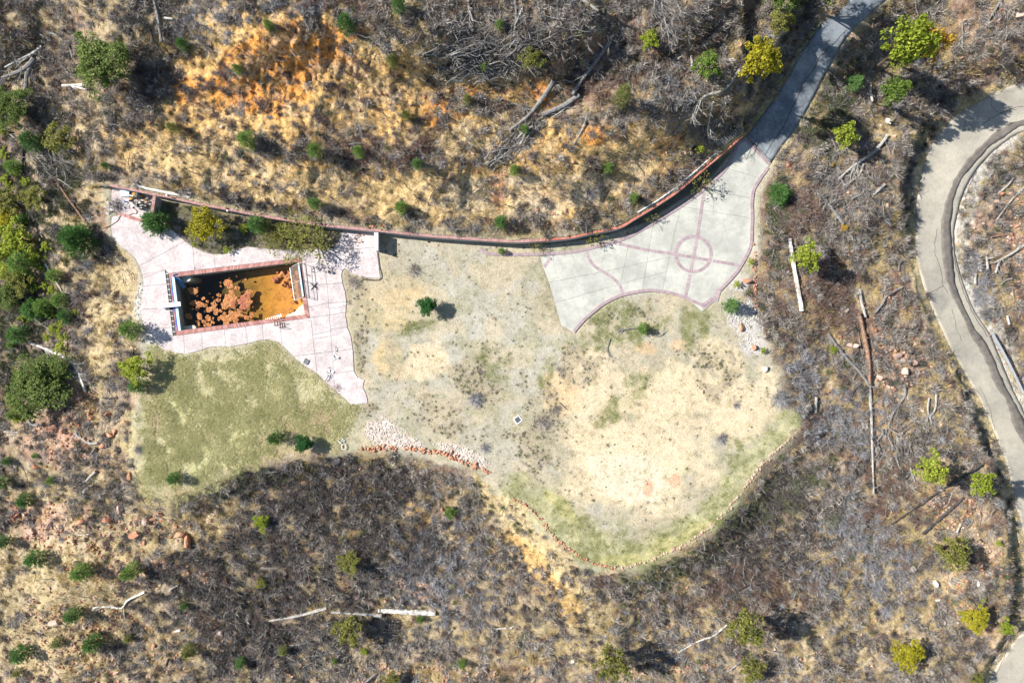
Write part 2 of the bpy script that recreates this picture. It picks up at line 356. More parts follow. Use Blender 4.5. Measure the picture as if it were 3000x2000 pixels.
def floor_mat():
    m, t, b = nodes('pool_floor_silt'); g = geo(t); sp = t.nodes.new('ShaderNodeSeparateXYZ'); t.links.new(g.outputs['Position'], sp.inputs[0])
    mr = t.nodes.new('ShaderNodeMapRange'); t.links.new(sp.outputs[0], mr.inputs[0]); mr.inputs[1].default_value = -31.0; mr.inputs[2].default_value = -21.5
    n = noise(t, .8, 5, .6, g.outputs['Position']); ad = t.nodes.new('ShaderNodeMath'); ad.operation = 'MULTIPLY_ADD'
    t.links.new(n.outputs[0], ad.inputs[0]); ad.inputs[1].default_value = .35; t.links.new(mr.outputs[0], ad.inputs[2])
    r = ramp(t, ad.outputs[0], [(.25, (.04, .055, .045)), (.6, (.16, .115, .03)), (.9, (.42, .22, .04)), (1.0, (.50, .25, .06))])
    n2 = noise(t, 14, 4, .8, g.outputs['Position']); r2 = ramp(t, n2.outputs[0], [(.3, (.25, .2, .15)), (.4, (1, 1, 1))])
    n3 = noise(t, 1.7, 6, .7, g.outputs['Position']); n3.inputs['Distortion'].default_value = 1.2
    r3 = ramp(t, n3.outputs[0], [(.36, (.62, .55, .45)), (.52, (1, 1, 1)), (.66, (1.12, 1.0, .85))])
    cc = mix(t, r.outputs[0], r3.outputs[0], mode='MULTIPLY', fac=.9)
    t.links.new(mix(t, cc, r2.outputs[0], mode='MULTIPLY', fac=.8), b.inputs['Base Color'])
    return m
M['pool_floor'] = floor_mat()
def water_mat():
    m = bpy.data.materials.new('tea_coloured_water'); m.use_nodes = True; t = m.node_tree; t.nodes.clear()
    o = t.nodes.new('ShaderNodeOutputMaterial'); tr = t.nodes.new('ShaderNodeBsdfTransparent'); gl = t.nodes.new('ShaderNodeBsdfGlossy')
    gl.inputs['Roughness'].default_value = .06; fr = t.nodes.new('ShaderNodeValue'); fr.outputs[0].default_value = .03
    mx = t.nodes.new('ShaderNodeMixShader'); t.links.new(fr.outputs[0], mx.inputs[0]); t.links.new(tr.outputs[0], mx.inputs[1]); t.links.new(gl.outputs[0], mx.inputs[2])
    t.links.new(mx.outputs[0], o.inputs[0])
    va = t.nodes.new('ShaderNodeVolumeAbsorption'); va.inputs[0].default_value = (.86, .66, .28, 1); va.inputs[1].default_value = .42
    t.links.new(va.outputs[0], o.inputs[1]); return m
M['water'] = water_mat()
M['mat'] = simple('rust_orange_algae', (.28, .11, .04), (.58, .265, .105), 5.5, bump=.8, lo=.35, hi=.62)
M['mat_red'] = simple('rust_red_algae', (.28, .09, .05), (.48, .19, .11), 5, bump=.8, lo=.35, hi=.65)
M['black_metal'] = simple('black_metal', (.02, .02, .02), (.05, .05, .05), 8, rough=.5, spec=.5)
M['rust_metal'] = simple('rusty_steel', (.13, .06, .04), (.26, .13, .09), 9, rough=.8)
M['grey_metal'] = simple('galvanised_steel', (.34, .36, .37), (.5, .52, .53), 5, rough=.45, metal=.5, spec=.5)
M['mesh_metal'] = simple('weathered_slats', (.10, .07, .055), (.24, .18, .15), 12, rough=.8)
M['white_metal'] = simple('white_paint', (.7, .7, .68), (.82, .82, .8), 8, rough=.5)
M['charred'] = simple('charred', (.015, .015, .016), (.07, .065, .06), 10, bump=.5)
M['ochre_cap'] = simple('rusty_lid', (.45, .24, .06), (.6, .36, .1), 8)
M['red_junk'] = simple('red_plastic', (.45, .05, .03), (.55, .1, .06), 9)
M['blue_junk'] = simple('blue_plastic', (.02, .12, .45), (.04, .2, .6), 9)
M['teal_junk'] = simple('teal_plastic', (.05, .35, .38), (.1, .45, .45), 9)
M['hose'] = simple('brown_hose', (.16, .08, .04), (.3, .17, .08), 9)
M['bark_pale'] = simple('bleached_wood', (.22, .21, .19), (.50, .475, .44), 5, bump=.6)
M['bark_white'] = simple('white_bleached_log', (.26, .24, .21), (.66, .635, .58), 3.0, bump=.6, lo=.35, hi=.55)
M['bark_grey'] = simple('grey_dead_wood', (.12, .115, .11), (.30, .29, .28), 5, bump=.6)
M['bark_dark'] = simple('charred_wood', (.022, .022, .024), (.10, .095, .09), 5, bump=.6)
M['bark_brown'] = simple('brown_peeling_log', (.16, .08, .05), (.36, .24, .17), 3, bump=.6)
M['bark'] = simple('tree_bark', (.06, .045, .035), (.15, .11, .08), 6, bump=.5)
M['rock_red'] = island('red_sandstone', [(.20, .075, .045), (.32, .13, .075), (.44, .20, .12), (.50, .28, .18)], 2.0, wn=.5)
M['rock_pink'] = island('pink_rubble_stone', [(.26, .12, .085), (.38, .21, .16), (.48, .30, .23), (.55, .42, .34)], 2.0, wn=.5)
M['rock_grey'] = island('pale_stone', [(.28, .26, .235), (.40, .38, .345), (.54, .52, .485)], 2.0, wn=.5)
M['gravel'] = island('scattered_gravel', [(.3, .28, .25), (.46, .42, .36), (.6, .56, .5)], 1.0, wn=.3)
M['pine_blue'] = island('pine_needles_blue_green', [(.04, .10, .028), (.085, .19, .05), (.16, .31, .085), (.28, .42, .15)], .8, .25)
M['pine_green'] = island('pine_needles_green', [(.07, .14, .03), (.14, .25, .055), (.25, .39, .09), (.36, .48, .17)], .8, .25)
M['pine_olive'] = island('pine_needles_olive', [(.11, .13, .04), (.20, .23, .07), (.31, .34, .11), (.40, .42, .18)], .8, .25)
M['dense_green'] = island('dark_glossy_leaves', [(.008, .035, .010), (.018, .07, .018), (.035, .12, .028), (.07, .18, .05)], 1.2, .15)
M['oak_dark'] = island('oak_leaves_dark', [(.03, .055, .012), (.07, .115, .022), (.14, .19, .045), (.26, .30, .10)], .6, .2)
M['oak_green'] = island('oak_leaves_green', [(.04, .08, .012), (.09, .16, .025), (.17, .25, .045), (.28, .36, .09)], .6, .3)
M['oak_lime'] = island('oak_leaves_lime', [(.09, .14, .012), (.20, .26, .025), (.33, .38, .045), (.48, .5, .10)], .6, .3)
M['oak_yellow'] = island('oak_leaves_yellow', [(.13, .13, .012), (.28, .26, .02), (.43, .38, .03), (.56, .5, .07)], .6, .3)
M['oak_gold'] = island('oak_leaves_gold', [(.22, .13, .015), (.4, .25, .03), (.55, .36, .05), (.6, .45, .12)], .6, .3)
M['olive_leaf'] = island('olive_leaves', [(.06, .07, .015), (.13, .14, .03), (.22, .22, .05), (.33, .32, .10)], .6, .25)
M['brush_grey'] = island('grey_dead_twigs', [(.055, .048, .043), (.20, .176, .155), (.43, .385, .335), (.66, .605, .54)], .5, wn=.35)
M['brush_dark'] = island('charred_twigs', [(.018, .016, .015), (.055, .048, .045), (.15, .133, .125), (.40, .365, .34)], .5, wn=.35)
M['brush_red'] = island('russet_dead_leaves', [(.07, .042, .032), (.16, .10, .078), (.28, .195, .155), (.44, .35, .29)], .5, wn=.35)
M['brush_blue'] = island('blue_grey_twigs', [(.08, .078, .08), (.19, .188, .195), (.36, .355, .37), (.56, .55, .565)], .5, wn=.35)
M['brush_sage'] = island('sage_scrub', [(.04, .05, .025), (.09, .105, .05), (.16, .175, .09), (.28, .28, .17)], .5, wn=.35)
M['straw'] = island('dry_grass', [(.25, .17, .07), (.42, .31, .13), (.56, .44, .21), (.7, .6, .35)], .35, .15, wn=.4)
M['lawn'] = island('patchy_lawn_grass', [(.20, .21, .08), (.38, .38, .17), (.58, .54, .29), (.76, .70, .44)], .5, .2, wn=.45)
M['greengrass'] = island('green_grass', [(.10, .13, .04), (.20, .24, .08), (.34, .35, .15), (.52, .48, .26)], .30, .2, wn=.5)
M['stick'] = island('fallen_sticks', [(.05, .046, .043), (.14, .13, .122), (.27, .255, .24), (.46, .44, .41)], .7, wn=.3)
M['stick_dark'] = island('burnt_sticks', [(.02, .02, .02), (.06, .055, .05), (.14, .13, .12)], .7, wn=.3)
# ------------------------------------------------------------------ what grows and lies where
N1 = fbm(MX, MY, 120, 5, 40); N2 = fbm(MX, MY, 45, 4, 50); N3 = fbm(MX, MY, 22, 3, 60)
def blob(x, y, rx, ry, rot=0, rag=.8):
    a = math.radians(rot); dx = MX - x; dy = MY - y
    u = (dx * math.cos(a) + dy * math.sin(a)) / rx; v = (-dx * math.sin(a) + dy * math.cos(a)) / ry
    return sst(1.18, .72, np.sqrt(u * u + v * v) + (N2 - .5) * rag + (N3 - .5) * rag * .6)
def union(bl): 
    m = np.zeros(MX.shape)
    for b_ in bl: m = np.maximum(m, blob(*b_))
    return m
def strip(pts, w, rag=.8):
    d = seg_dist(MX, MY, pts, False)
    return sst(1.2, .6, d / w + (N2 - .5) * rag)
DUFF = (.23, .185, .15); OCHRE = (.67, .435, .18); ORANGE = (.76, .34, .085); TAN = (.54, .44, .26); STRAWC = (.46, .375, .225)
CREAM = (.60, .50, .345); GRAVELC = (.40, .375, .305); PINKR = (.52, .33, .25); GREENC = (.27, .275, .15); LAWNC = (.44, .41, .25)
GREYC = (.34, .315, .27); REDDUFF = (.27, .16, .12); BEDC = (.13, .12, .075); WHITEG = (.62, .6, .56)
soil = np.empty(MX.shape + (3,)); soil[:] = DUFF
def paint(c, m):
    global soil
    m = np.clip(m, 0, 1)[..., None]; soil = soil * (1 - m) + np.array(c) * m
paint(STRAWC, sst(.50, .60, N1) * .75); paint(TAN, sst(.56, .66, N2) * .5); paint(REDDUFF, sst(.56, .66, fbm(MX, MY, 90, 4, 71)) * .5)
OPEN = union([(850,215,330,185,5,1.1),(700,330,300,110,0,1.2),(560,440,230,110,10,1.0),(900,540,420,70,8,1.0),(1350,560,330,90,2,.9),(1750,500,260,110,-20,1.0),
              (1330,225,260,60,8,1.0),(1380,395,90,70,0,.8),(1600,440,190,100,0,1.2),(1560,270,110,45,0,.8),(1930,430,160,90,-30,1.1),(1150,330,120,110,0,1.2)])
paint(OCHRE, OPEN * .95)
paint(TAN, union([(950,560,430,55,8,.8),(1350,575,300,75,2,.8),(1800,500,220,70,-25,.8),(560,470,200,70,10,.8),(1330,400,170,60,0,.9)]) * .55)
paint(ORANGE, union([(905,105,120,45,5,.8),(920,165,60,60,0,.9),(1568,258,55,28,0,.6),(1615,300,36,24,0,.6),(1360,270,45,20,0,.7),(1750,395,50,30,-10,.8),(540,270,60,40,0,.9),(1010,95,60,20,0,.8),(690,250,90,60,0,1.1),(1960,420,50,30,-30,.9),(830,170,170,70,0,1.0),(760,290,120,50,0,1.1),(1300,330,60,40,0,.9)]) * .9)
paint(CREAM, union([(1385,590,95,42,0,.8),(1500,532,260,14,-4,.7),(1370,395,50,28,0,.6),(1560,610,90,40,0,.9),(1730,560,90,30,-20,.8)]) * .8)
paint((.62,.33,.2), union([(1462,560,22,60,0,.9)]) * .85)
paint(GREENC, strip([(x, y - 14) for x, y in WALL[2:19]], 12) * .35)
# left and lower slopes
paint(STRAWC, union([(330,900,80,210,10,.8),(260,780,60,120,0,.9),(300,1080,60,90,0,.9),(210,640,60,60,0,1.0)]) * .95)
paint(TAN, union([(310,1000,40,130,8,.8),(190,760,25,80,0,.9),(290,560,50,50,0,.9),(130,600,20,90,-20,.8)]) * .7)
paint(STRAWC, union([(230,1640,330,230,0,1.3),(120,1850,260,200,0,1.3),(420,1520,260,70,-10,1.0),(60,1480,120,110,0,1.2),(40,160,130,110,0,1.2),(330,60,80,60,0,1.3)]) * .85)
paint(TAN, union([(260,1640,180,60,20,1.2),(600,1540,170,50,-5,1.1),(90,1720,110,60,0,1.2),(100,1930,160,50,0,1.2)]) * .8)
paint(PINKR, union([(225,1200,75,75,60,1.2),(170,1290,110,70,20,1.2),(100,1300,60,40,0,1.2),(130,1520,140,60,0,1.3),(420,1680,190,40,0,1.3),(640,1860,60,60,0,1.3),(330,1350,90,60,0,1.3),(1210,1720,55,40,20,.9)]) * .8)
paint(TAN, union([(1450,1395,60,60,0,1.0),(1500,1500,60,130,-35,.9),(1600,1640,60,160,-45,.9),(1720,1790,70,130,-40,.9),(1780,1700,130,45,25,1.0),(1400,1600,180,60,25,1.3),(1700,1900,110,50,0,1.1)]) * .95)
paint(OCHRE, union([(1570,1660,35,120,-42,.8),(1640,1750,40,110,-40,.8),(1080,1550,140,60,20,1.3),(830,1600,110,40,0,1.2),(1180,1480,150,30,28,1.1),(940,1430,90,30,20,1.3)]) * .8)
paint(STRAWC, union([(1230,1830,110,50,0,1.2),(1130,1990,160,50,0,1.3),(900,1940,160,50,0,1.4),(2600,1810,160,60,-10,1.3),(2400,1900,140,70,0,1.3),(2560,1680,60,90,0,1.2),(2700,1920,130,60,0,1.3),(2760,1700,100,80,0,1.3),(1960,1960,200,50,0,1.3)]) * .8)
paint(REDDUFF, union([(2850,90,220,110,20,1.1),(2620,980,120,170,0,1.1),(2440,850,110,130,0,1.1),(2880,1560,80,160,0,1.0),(1760,180,260,130,0,1.2),(2550,1250,120,120,0,1.2)]) * .65)
paint(PINKR, union([(2590,960,40,30,0,.9),(2640,1070,70,60,0,1.1),(2760,1450,60,50,0,1.1),(2900,1640,60,50,0,1.2),(2820,640,50,120,0,1.1),(2970,700,60,120,0,1.2),(2930,1860,80,60,0,1.2),(2960,110,90,60,0,1.2)]) * .6)
paint(OCHRE, strip([(2700,900),(2760,990),(2800,1060),(2870,1200),(2920,1330),(2955,1440),(2985,1560)], 12, .9) * .6)
paint(STRAWC, sst(.50, .62, fbm(MX, MY, 70, 5, 301)) * sst(900, 1300, MY) * .6); paint((.50,.42,.32), sst(.52, .64, fbm(MX, MY, 40, 4, 307)) * .45)
paint(TAN, union([(1450,1395,50,50,0,1.0),(1500,1500,45,130,-35,.9),(1600,1640,55,160,-45,.9),(1720,1790,65,130,-40,.9),(1700,1900,90,50,0,1.1)]) * .9); paint(OCHRE, union([(1570,1650,30,110,-42,.8),(1640,1750,34,100,-40,.8),(1100,1560,130,40,20,1.3),(1180,1480,150,24,28,1.1)]) * .8)
# the levelled pad
inpad = sst(10, -10, D_PAD + (fbm(MX, MY, 90, 4, 77) - .5) * 120 * sst(780, 900, MY))
paint(GRAVELC, inpad)
paint((.42,.36,.25), inpad * sst(.5, .62, N1) * .5)
paint((.42,.41,.355), inpad * union([(1350,900,180,170,0,1.1),(1480,780,120,90,0,1.1),(1350,1050,160,90,0,1.1),(1500,1050,110,160,0,1.0)]) * .75)
paint((.56,.425,.235), inpad * union([(1140,910,90,65,8,.8),(1170,850,80,45,0,.9),(1140,1050,50,60,0,.8),(1170,1090,40,30,0,.8)]) * .9)
paint((.36,.33,.25), inpad * sst(.48, .6, fbm(MX, MY, 60, 5, 201)) * .6); paint((.47,.40,.28), inpad * sst(.5, .62, fbm(MX, MY, 80, 5, 207)) * .6); paint((.31,.30,.20), inpad * sst(.54, .64, fbm(MX, MY, 50, 5, 213)) * .55)
paint(CREAM, inpad * union([(1860,1340,230,160,10,1.0),(1800,1420,170,80,10,.9),(1950,1180,220,110,-15,1.2),(2180,1190,130,90,-35,1.1),(1730,1130,110,110,0,1.2),(1250,1050,70,60,0,1.0),(2100,1050,90,60,30,1.2),(1640,1180,50,60,0,1.0)]) * .85)
paint((.66,.59,.46), inpad * union([(1840,1400,110,80,10,.9)]) * .7)
paint((.6,.42,.24), inpad * union([(1640,1150,50,70,-30,1.1),(1890,1020,30,20,0,.8),(1990,1010,30,20,0,.8)]) * .6)
paint((.62,.33,.22), union([(1898,1430,18,26,0,.7),(1978,1408,18,22,30,.7)]) * .75)
brownpad = inpad * union([(1600,1250,60,110,0,1.1),(1560,1330,90,60,20,1.1),(1330,1230,130,50,20,1.0),(1840,940,110,40,0,1.0),(2120,1100,130,70,40,1.4),(1060,960,22,180,2,.8),(1050,1200,60,30,0,1.0),(1480,1100,60,60,0,1.3),(1420,1110,90,70,0,1.5),(1140,740,50,30,0,1.1),(1010,850,26,60,0,.8),(1700,1060,60,70,0,1.4)])
brownpad = brownpad * sst(.34, .60, fbm(MX, MY, 40, 4, 131)); paint((.31,.265,.185), brownpad * .7)
greenpad = inpad * union([(1800,960,160,60,-10,.9),(2030,950,45,90,0,.9),(1760,925,90,40,-35,.9),(1850,1620,180,60,0,.9),(2020,1560,130,45,-35,.9),(2140,1440,110,40,-50,.9),(2180,1340,60,60,0,1.0),(1680,1530,120,50,42,1.0),(1850,1140,90,30,-35,1.2),(1800,1200,90,40,-35,1.3),(1230,960,80,20,-12,1.0),(1440,1060,50,60,0,1.4),(1600,1100,20,50,20,1.0)])
greenpad = greenpad * sst(.30, .60, fbm(MX, MY, 55, 4, 141)); paint((.29,.295,.165), greenpad * .4)
rim = sst(75, 20, seg_dist(MX, MY, [(2340,1240),(2200,1390),(2100,1500),(1990,1590),(1880,1640),(1790,1645),(1700,1600),(1600,1500),(1520,1440)], False) + (N2 - .5) * 60) * inpad
paint((.34,.335,.19), rim * .8); paint((.50,.46,.27), rim * sst(.48, .6, N3) * .55); greenpad = np.maximum(greenpad, rim * .55)
paint((.46,.42,.17), inpad * union([(1980,1590,110,30,-28,1.0),(1830,1640,90,18,0,.9),(1640,1480,70,20,42,1.0)]) * .6)
# lawn left of the gravel
LAWN = [(455,1003),(480,1024),(548,1040),(612,1021),(680,1018),(784,998),(814,1004),(858,1047),(926,1096),(990,1155),(1028,1190),(1050,1240),(1010,1290),(900,1300),(800,1330),(700,1370),(600,1410),(520,1450),(440,1430),(405,1340),(400,1230),(420,1130),(440,1060)]
D_LAWN = sdist(MX, MY, LAWN) + (fbm(MX, MY, 60, 4, 151) - .5) * 130 * sst(1030, 1200, MY)
inlawn = sst(30, -45, D_LAWN)
paint(LAWNC, inlawn); paint((.28,.20,.12), inlawn * union([(590,1270,70,50,0,1.2),(860,1240,70,50,0,1.2),(950,1230,60,40,0,1.2),(450,1180,30,90,0,1.0),(780,1300,120,30,-10,1.1)]) * .65)
paint((.47,.47,.24), inlawn * union([(600,1320,110,70,0,1.2),(700,1240,80,50,0,1.3),(540,1180,80,60,0,1.2)]) * .6)
paint((.38,.32,.17), sst(35, 5, np.abs(D_LAWN - 12)) * (MY > 1250) * (MX < 1000) * .7)
# planting bed under the wall, strips of stone chips
BED = [(462,600),(500,590),(600,612),(750,640),(900,662),(1003,680),(985,712),(975,726),(880,731),(810,731),(747,725),(691,731),(628,745),(568,723),(528,691),(480,652)]
paint(BEDC, sst(6, -4, sdist(MX, MY, BED)))
paint((.3,.23,.14), sst(6, -4, sdist(MX, MY, BED)) * sst(.5, .6, N2) * .6)
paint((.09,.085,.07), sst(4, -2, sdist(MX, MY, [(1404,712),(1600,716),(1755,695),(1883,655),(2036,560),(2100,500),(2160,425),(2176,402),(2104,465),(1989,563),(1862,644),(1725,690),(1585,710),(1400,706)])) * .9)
paint(WHITEG, union([(410,880,14,70,8,.7),(440,990,30,20,30,.8)]) * .85)
paint((.66,.55,.5), union([(1130,1265,60,40,25,.8),(1200,1300,50,25,25,.8),(1340,1325,60,22,20,.8),(1400,1345,40,18,30,.8)]) * .85)
paint((.5,.48,.47), union([(2180,940,45,80,-15,1.0),(2200,1000,40,40,0,1.0),(2160,830,40,30,0,.9)]) * .75)
paint((.45,.42,.33), strip([(x + 10, y) for x, y in COURT[1:14]], 12, .7) * .5)
# verges
paint((.60,.50,.30), strip([(x - 14, y) for x, y in ROAD_L], 20, .9) * .85)
paint((.55,.54,.50), strip([(x + 22, y) for x, y in ROAD_R], 30, .8) * .85)
paint((.43,.38,.25), strip(ASPH_R, 20, 1.0) * .7); paint((.3,.31,.14), strip(ASPH_L[3:], 18, 1.0) * .7)
paint((.6,.42,.2), strip([(2100,450),(2140,420),(2172,385),(2190,380)], 22, .6) * .8)

paint_later = True
# where dead brush stands: density 0..1
hard = sst(2, 10, D_HARD)
notpad = sst(6, 34, D_PAD)
openm = np.clip(OPEN + union([(1450,1395,60,60,0,1.0),(1600,1640,50,160,-45,.9),(1510,1500,40,120,-35,.9),(1720,1790,60,120,-40,.9),(320,920,60,200,8,.8),(200,1700,250,200,0,1.4),(80,1900,200,120,0,1.4),(560,1530,160,40,-5,1.1)]), 0, 1)
clump = sst(.42, .56, fbm(MX, MY, 40, 5, 90)) * .8 + .2 * sst(.45, .55, fbm(MX, MY, 14, 3, 96))
DB = notpad * hard * (0.10 + .90 * clump) * (1 - .88 * openm)
DB = np.maximum(DB, notpad * hard * union([(940,1460,270,120,5,.9),(1020,1560,260,110,10,1.1),(1100,1400,130,50,10,.9),(2250,1600,330,230,-20,1.1),(2100,1700,230,130,-30,1.1),(2450,1350,160,160,0,1.2),(750,1780,330,200,0,1.4),(1800,1680,160,40,-5,.9),(300,290,170,110,10,1.1)]) * (.42 + .58 * clump))
DB = DB * .80
DB *= 1 - .75 * union([(2880,1560,60,140,0,.9),(300,560,60,40,0,.9)])
DB *= 1 - .6 * sst(60, 10, np.minimum(np.abs(D_ROAD), 500)) 
mdark = union([(940,1450,270,110,5,.8),(1050,1400,190,60,10,.8),(2200,1560,240,170,-35,1.0),(700,1750,320,190,0,1.2),(1000,1560,260,110,10,1.2),(700,620,150,60,10,1.0),(1450,150,200,60,-10,.9)])
mblue = union([(900,40,150,50,0,1.0),(2540,1620,110,150,-25,1.1),(2420,1700,90,60,0,1.2),(2350,1110,70,90,20,1.0),(2480,1220,120,100,0,1.3),(2860,830,40,120,-10,1.0),(1960,280,90,70,30,1.1),(2000,1900,80,60,0,1.1),(1300,1700,160,130,30,1.5),(620,70,130,60,0,1.2),(1400,1340,60,60,30,1.0)])
mred = union([(1180,420,200,80,0,1.3),(1100,260,110,60,0,1.3),(1500,300,130,70,0,1.2),(1700,260,160,60,0,1.3),(2350,620,70,80,0,1.2),(1000,20,120,30,0,1.2),(2420,880,120,120,0,1.3),(2200,1730,170,70,0,1.3),(250,880,40,60,-20,1.0),(640,300,180,90,0,1.5),(240,580,40,30,0,1.0),(2650,1480,120,120,0,1.4)])
msage = union([(2050,1590,160,60,-30,1.2),(1900,1680,120,40,0,1.2),(1500,1420,120,90,30,1.3),(150,560,120,200,0,1.5),(60,1000,100,150,0,1.5),(2300,1450,120,60,-30,1.3),(2400,300,90,160,20,1.4),(800,1370,120,40,0,1.2),(2260,620,50,160,0,1.4)])

m_ = np.clip(DB * 1.25, 0, 1) * (1 - OPEN * .6); paint((.15, .122, .10), m_ * .34); paint((.09, .075, .066), np.clip(DB * 1.2, 0, 1) * mdark * .6)
rough_a = np.clip(.86 - .50 * inpad * (1 - inlawn) - .15 * inlawn + .1 * inpad * (N2 - .5), .2, 1)
# ------------------------------------------------------------------ ground sheet
ny, nx = MX.shape
K = (H - Zg) / H
V = np.stack([(MX - 1500) / PX * K, (1000 - MY) / PX * K, Zg], -1).reshape(-1, 3)
ii = (np.arange(ny - 1)[:, None] * nx + np.arange(nx - 1)[None]).ravel()
F = np.stack([ii, ii + nx, ii + nx + 1, ii + 1], -1)
me = mesh_np('ground', V, F, M['ground'], smooth=True)
at = me.attributes.new('soil', 'FLOAT_COLOR', 'POINT')
at.data.foreach_set('color', np.concatenate([soil.reshape(-1, 3), rough_a.reshape(-1, 1)], 1).astype(np.float32).ravel())
tag(link('ground', me), kind='structure')

# ------------------------------------------------------------------ draped ribbons: driveway, road, stain
def ribbon(L, R, up, cross=5, step=12, jag=0.0, seed=0):
    L = smooth_line(L, step); n = len(L); R0 = smooth_line(R, step); d = np.linspace(0, len(R0) - 1, n)
    R = np.stack([np.interp(d, np.arange(len(R0)), R0[:, k]) for k in (0, 1)], 1)
    if jag:
        L = L + (np.stack([fbm(L[:, 0], L[:, 1], 22, 3, seed), fbm(L[:, 0], L[:, 1], 22, 3, seed + 5)], 1) - .5) * jag
        R = R + (np.stack([fbm(R[:, 0], R[:, 1], 22, 3, seed + 7), fbm(R[:, 0], R[:, 1], 22, 3, seed + 9)], 1) - .5) * jag
    T = np.linspace(0, 1, cross + 1)
    X = L[:, None, 0] * (1 - T) + R[:, None, 0] * T; Y = L[:, None, 1] * (1 - T) + R[:, None, 1] * T
    Zr = samp(ZS, X, Y) + up; k = (H - Zr) / H
    V = np.stack([(X - 1500) / PX * k, (1000 - Y) / PX * k, Zr], -1)
    # skirt
    V = np.concatenate([V[:, :1] - [0, 0, .15], V, V[:, -1:] - [0, 0, .15]], 1)
    m = V.shape[1]; i = (np.arange(n - 1)[:, None] * m + np.arange(m - 1)[None]).ravel()
    return V.reshape(-1, 3), np.stack([i, i + 1, i + m + 1, i + m], -1)
def strip_obj(name, L, R, up, mat, parent=None, **kw):
    V, F = ribbon(L, R, up, **kw); me = mesh_np(name, V, F, mat); return link(name, me, parent)
dw = tag(strip_obj('asphalt_driveway', ASPH_L, ASPH_R, 0.0, M['asphalt'], cross=10), kind='structure')
rd = tag(strip_obj('road', ROAD_L, ROAD_R, 0.0, M['road'], cross=14, jag=5), kind='structure')
strip_obj('drainage_stain', WET_L, WET_R, 0.006, M['wet'], rd, cross=3, jag=9, step=7)
def crack(pts, w, parent, up=.006, jag=4, mat='crack', name='crack'):
    c = smooth_line(pts, 6); c = c + (np.stack([fbm(c[:, 0], c[:, 1], 14, 3, 3), fbm(c[:, 0], c[:, 1], 14, 3, 8)], 1) - .5) * jag * 2
    d = np.gradient(c, axis=0); d /= np.hypot(d[:, 0], d[:, 1])[:, None] + 1e-9; nn = np.stack([-d[:, 1], d[:, 0]], 1) * w
    a, b_ = c + nn, c - nn
    vs = [GS(x, y, up) for p in zip(a, b_) for x, y in p]; n = len(c)
    me = bpy.data.meshes.new(name); me.from_pydata([tuple(v) for v in vs], [], [(2 * i, 2 * i + 1, 2 * i + 3, 2 * i + 2) for i in range(n - 1)]); me.materials.append(M[mat])
    return link(name, me, parent)
for p, w in (([(3000,310),(2950,325),(2900,350),(2880,362)],.7),([(2906,285),(2905,310),(2930,330),(2960,320)],.5),([(2745,667),(2739,740),(2757,790),(2762,830),(2776,858)],.6),([(2725,857),(2766,836)],.7),([(2827,350),(2830,385)],.5),
             ([(2800,640),(2793,690),(2803,790),(2842,900),(2893,985)],.9),([(2790,905),(2803,960),(2820,1000)],.5),([(2917,1040),(2935,1072),(2960,1120)],.6),([(2860,500),(2835,560),(2815,620)],.6),([(2870,1130),(2900,1200),(2915,1260)],.5),([(2955,1890),(2935,1940),(2915,1990)],.6)):
    crack(p, w, rd)
for p, w in (([(2480,85),(2440,130),(2400,170),(2385,205),(2360,235),(2330,300),(2300,360),(2262,420),(2240,455)],1.1),([(2310,232),(2320,210),(2350,160)],.6),([(2250,330),(2290,372),(2300,395)],.5),([(2580,5),(2540,22),(2560,10)],.5),([(2200,415),(2228,440),(2262,474)],1.0),([(2400,175),(2380,150),(2372,140)],.5)):
    crack(p, w, dw)

# ------------------------------------------------------------------ slabs: an outline cut along its joints
def cross_pts(poly, line):
    """crossings of a polyline with a closed polygon: (param on line, point, edge index, param on edge)"""
    out = []; n = len(poly)
    for i in range(len(line) - 1):
        x1, y1 = line[i]; x2, y2 = line[i + 1]
        for j in range(n):
            x3, y3 = poly[j]; x4, y4 = poly[(j + 1) % n]
            den = (x2 - x1) * (y4 - y3) - (y2 - y1) * (x4 - x3)
            if abs(den) < 1e-9: continue
            t = ((x3 - x1) * (y4 - y3) - (y3 - y1) * (x4 - x3)) / den; u = ((x3 - x1) * (y2 - y1) - (y3 - y1) * (x2 - x1)) / den
            if 0 <= t < 1 and 0 <= u < 1: out.append((i + t, (x1 + t * (x2 - x1), y1 + t * (y2 - y1)), j, u))
    return sorted(out)
def cut(cells, line, ext=14):
    line = [np.array(p, float) for p in line]
    d0 = line[0] - line[1]; d1 = line[-1] - line[-2]
    line = [line[0] + d0 / np.hypot(*d0) * ext] + line + [line[-1] + d1 / np.hypot(*d1) * ext]
    out = []
    for poly in cells:
        X = cross_pts(poly, line); done = False
        for a, b_ in zip(X[:-1], X[1:]):
            mid = (a[0] + b_[0]) / 2; i = min(int(mid), len(line) - 2); f = mid - i; q = line[i] * (1 - f) + line[i + 1] * f
            if not inside(np.array([q[0]]), np.array([q[1]]), poly)[0]: continue
            if math.dist(a[1], b_[1]) < ext * 1.5: continue
            path = [a[1]] + [tuple(line[k]) for k in range(int(a[0]) + 1, int(b_[0]) + 1)] + [b_[1]]
            ja, jb = a[2], b_[2]; n = len(poly)
            def walk(j0, u0, j1, u1):
                if j0 == j1 and u1 > u0: return []
                o = []; k = (j0 + 1) % n
                while True:
                    o.append(poly[k])
                    if k == j1: break
                    k = (k + 1) % n
                return o
            p1 = path + walk(jb, b_[3], ja, a[3]); p2 = path[::-1] + walk(ja, a[3], jb, b_[3])
            out += cut([p1], [tuple(x) for x in line[1:-1]], ext) if len(X) > 2 else [p1]
            out += cut([p2], [tuple(x) for x in line[1:-1]], ext) if len(X) > 2 else [p2]
            done = True; break
        if not done: out.append(poly)
    return out
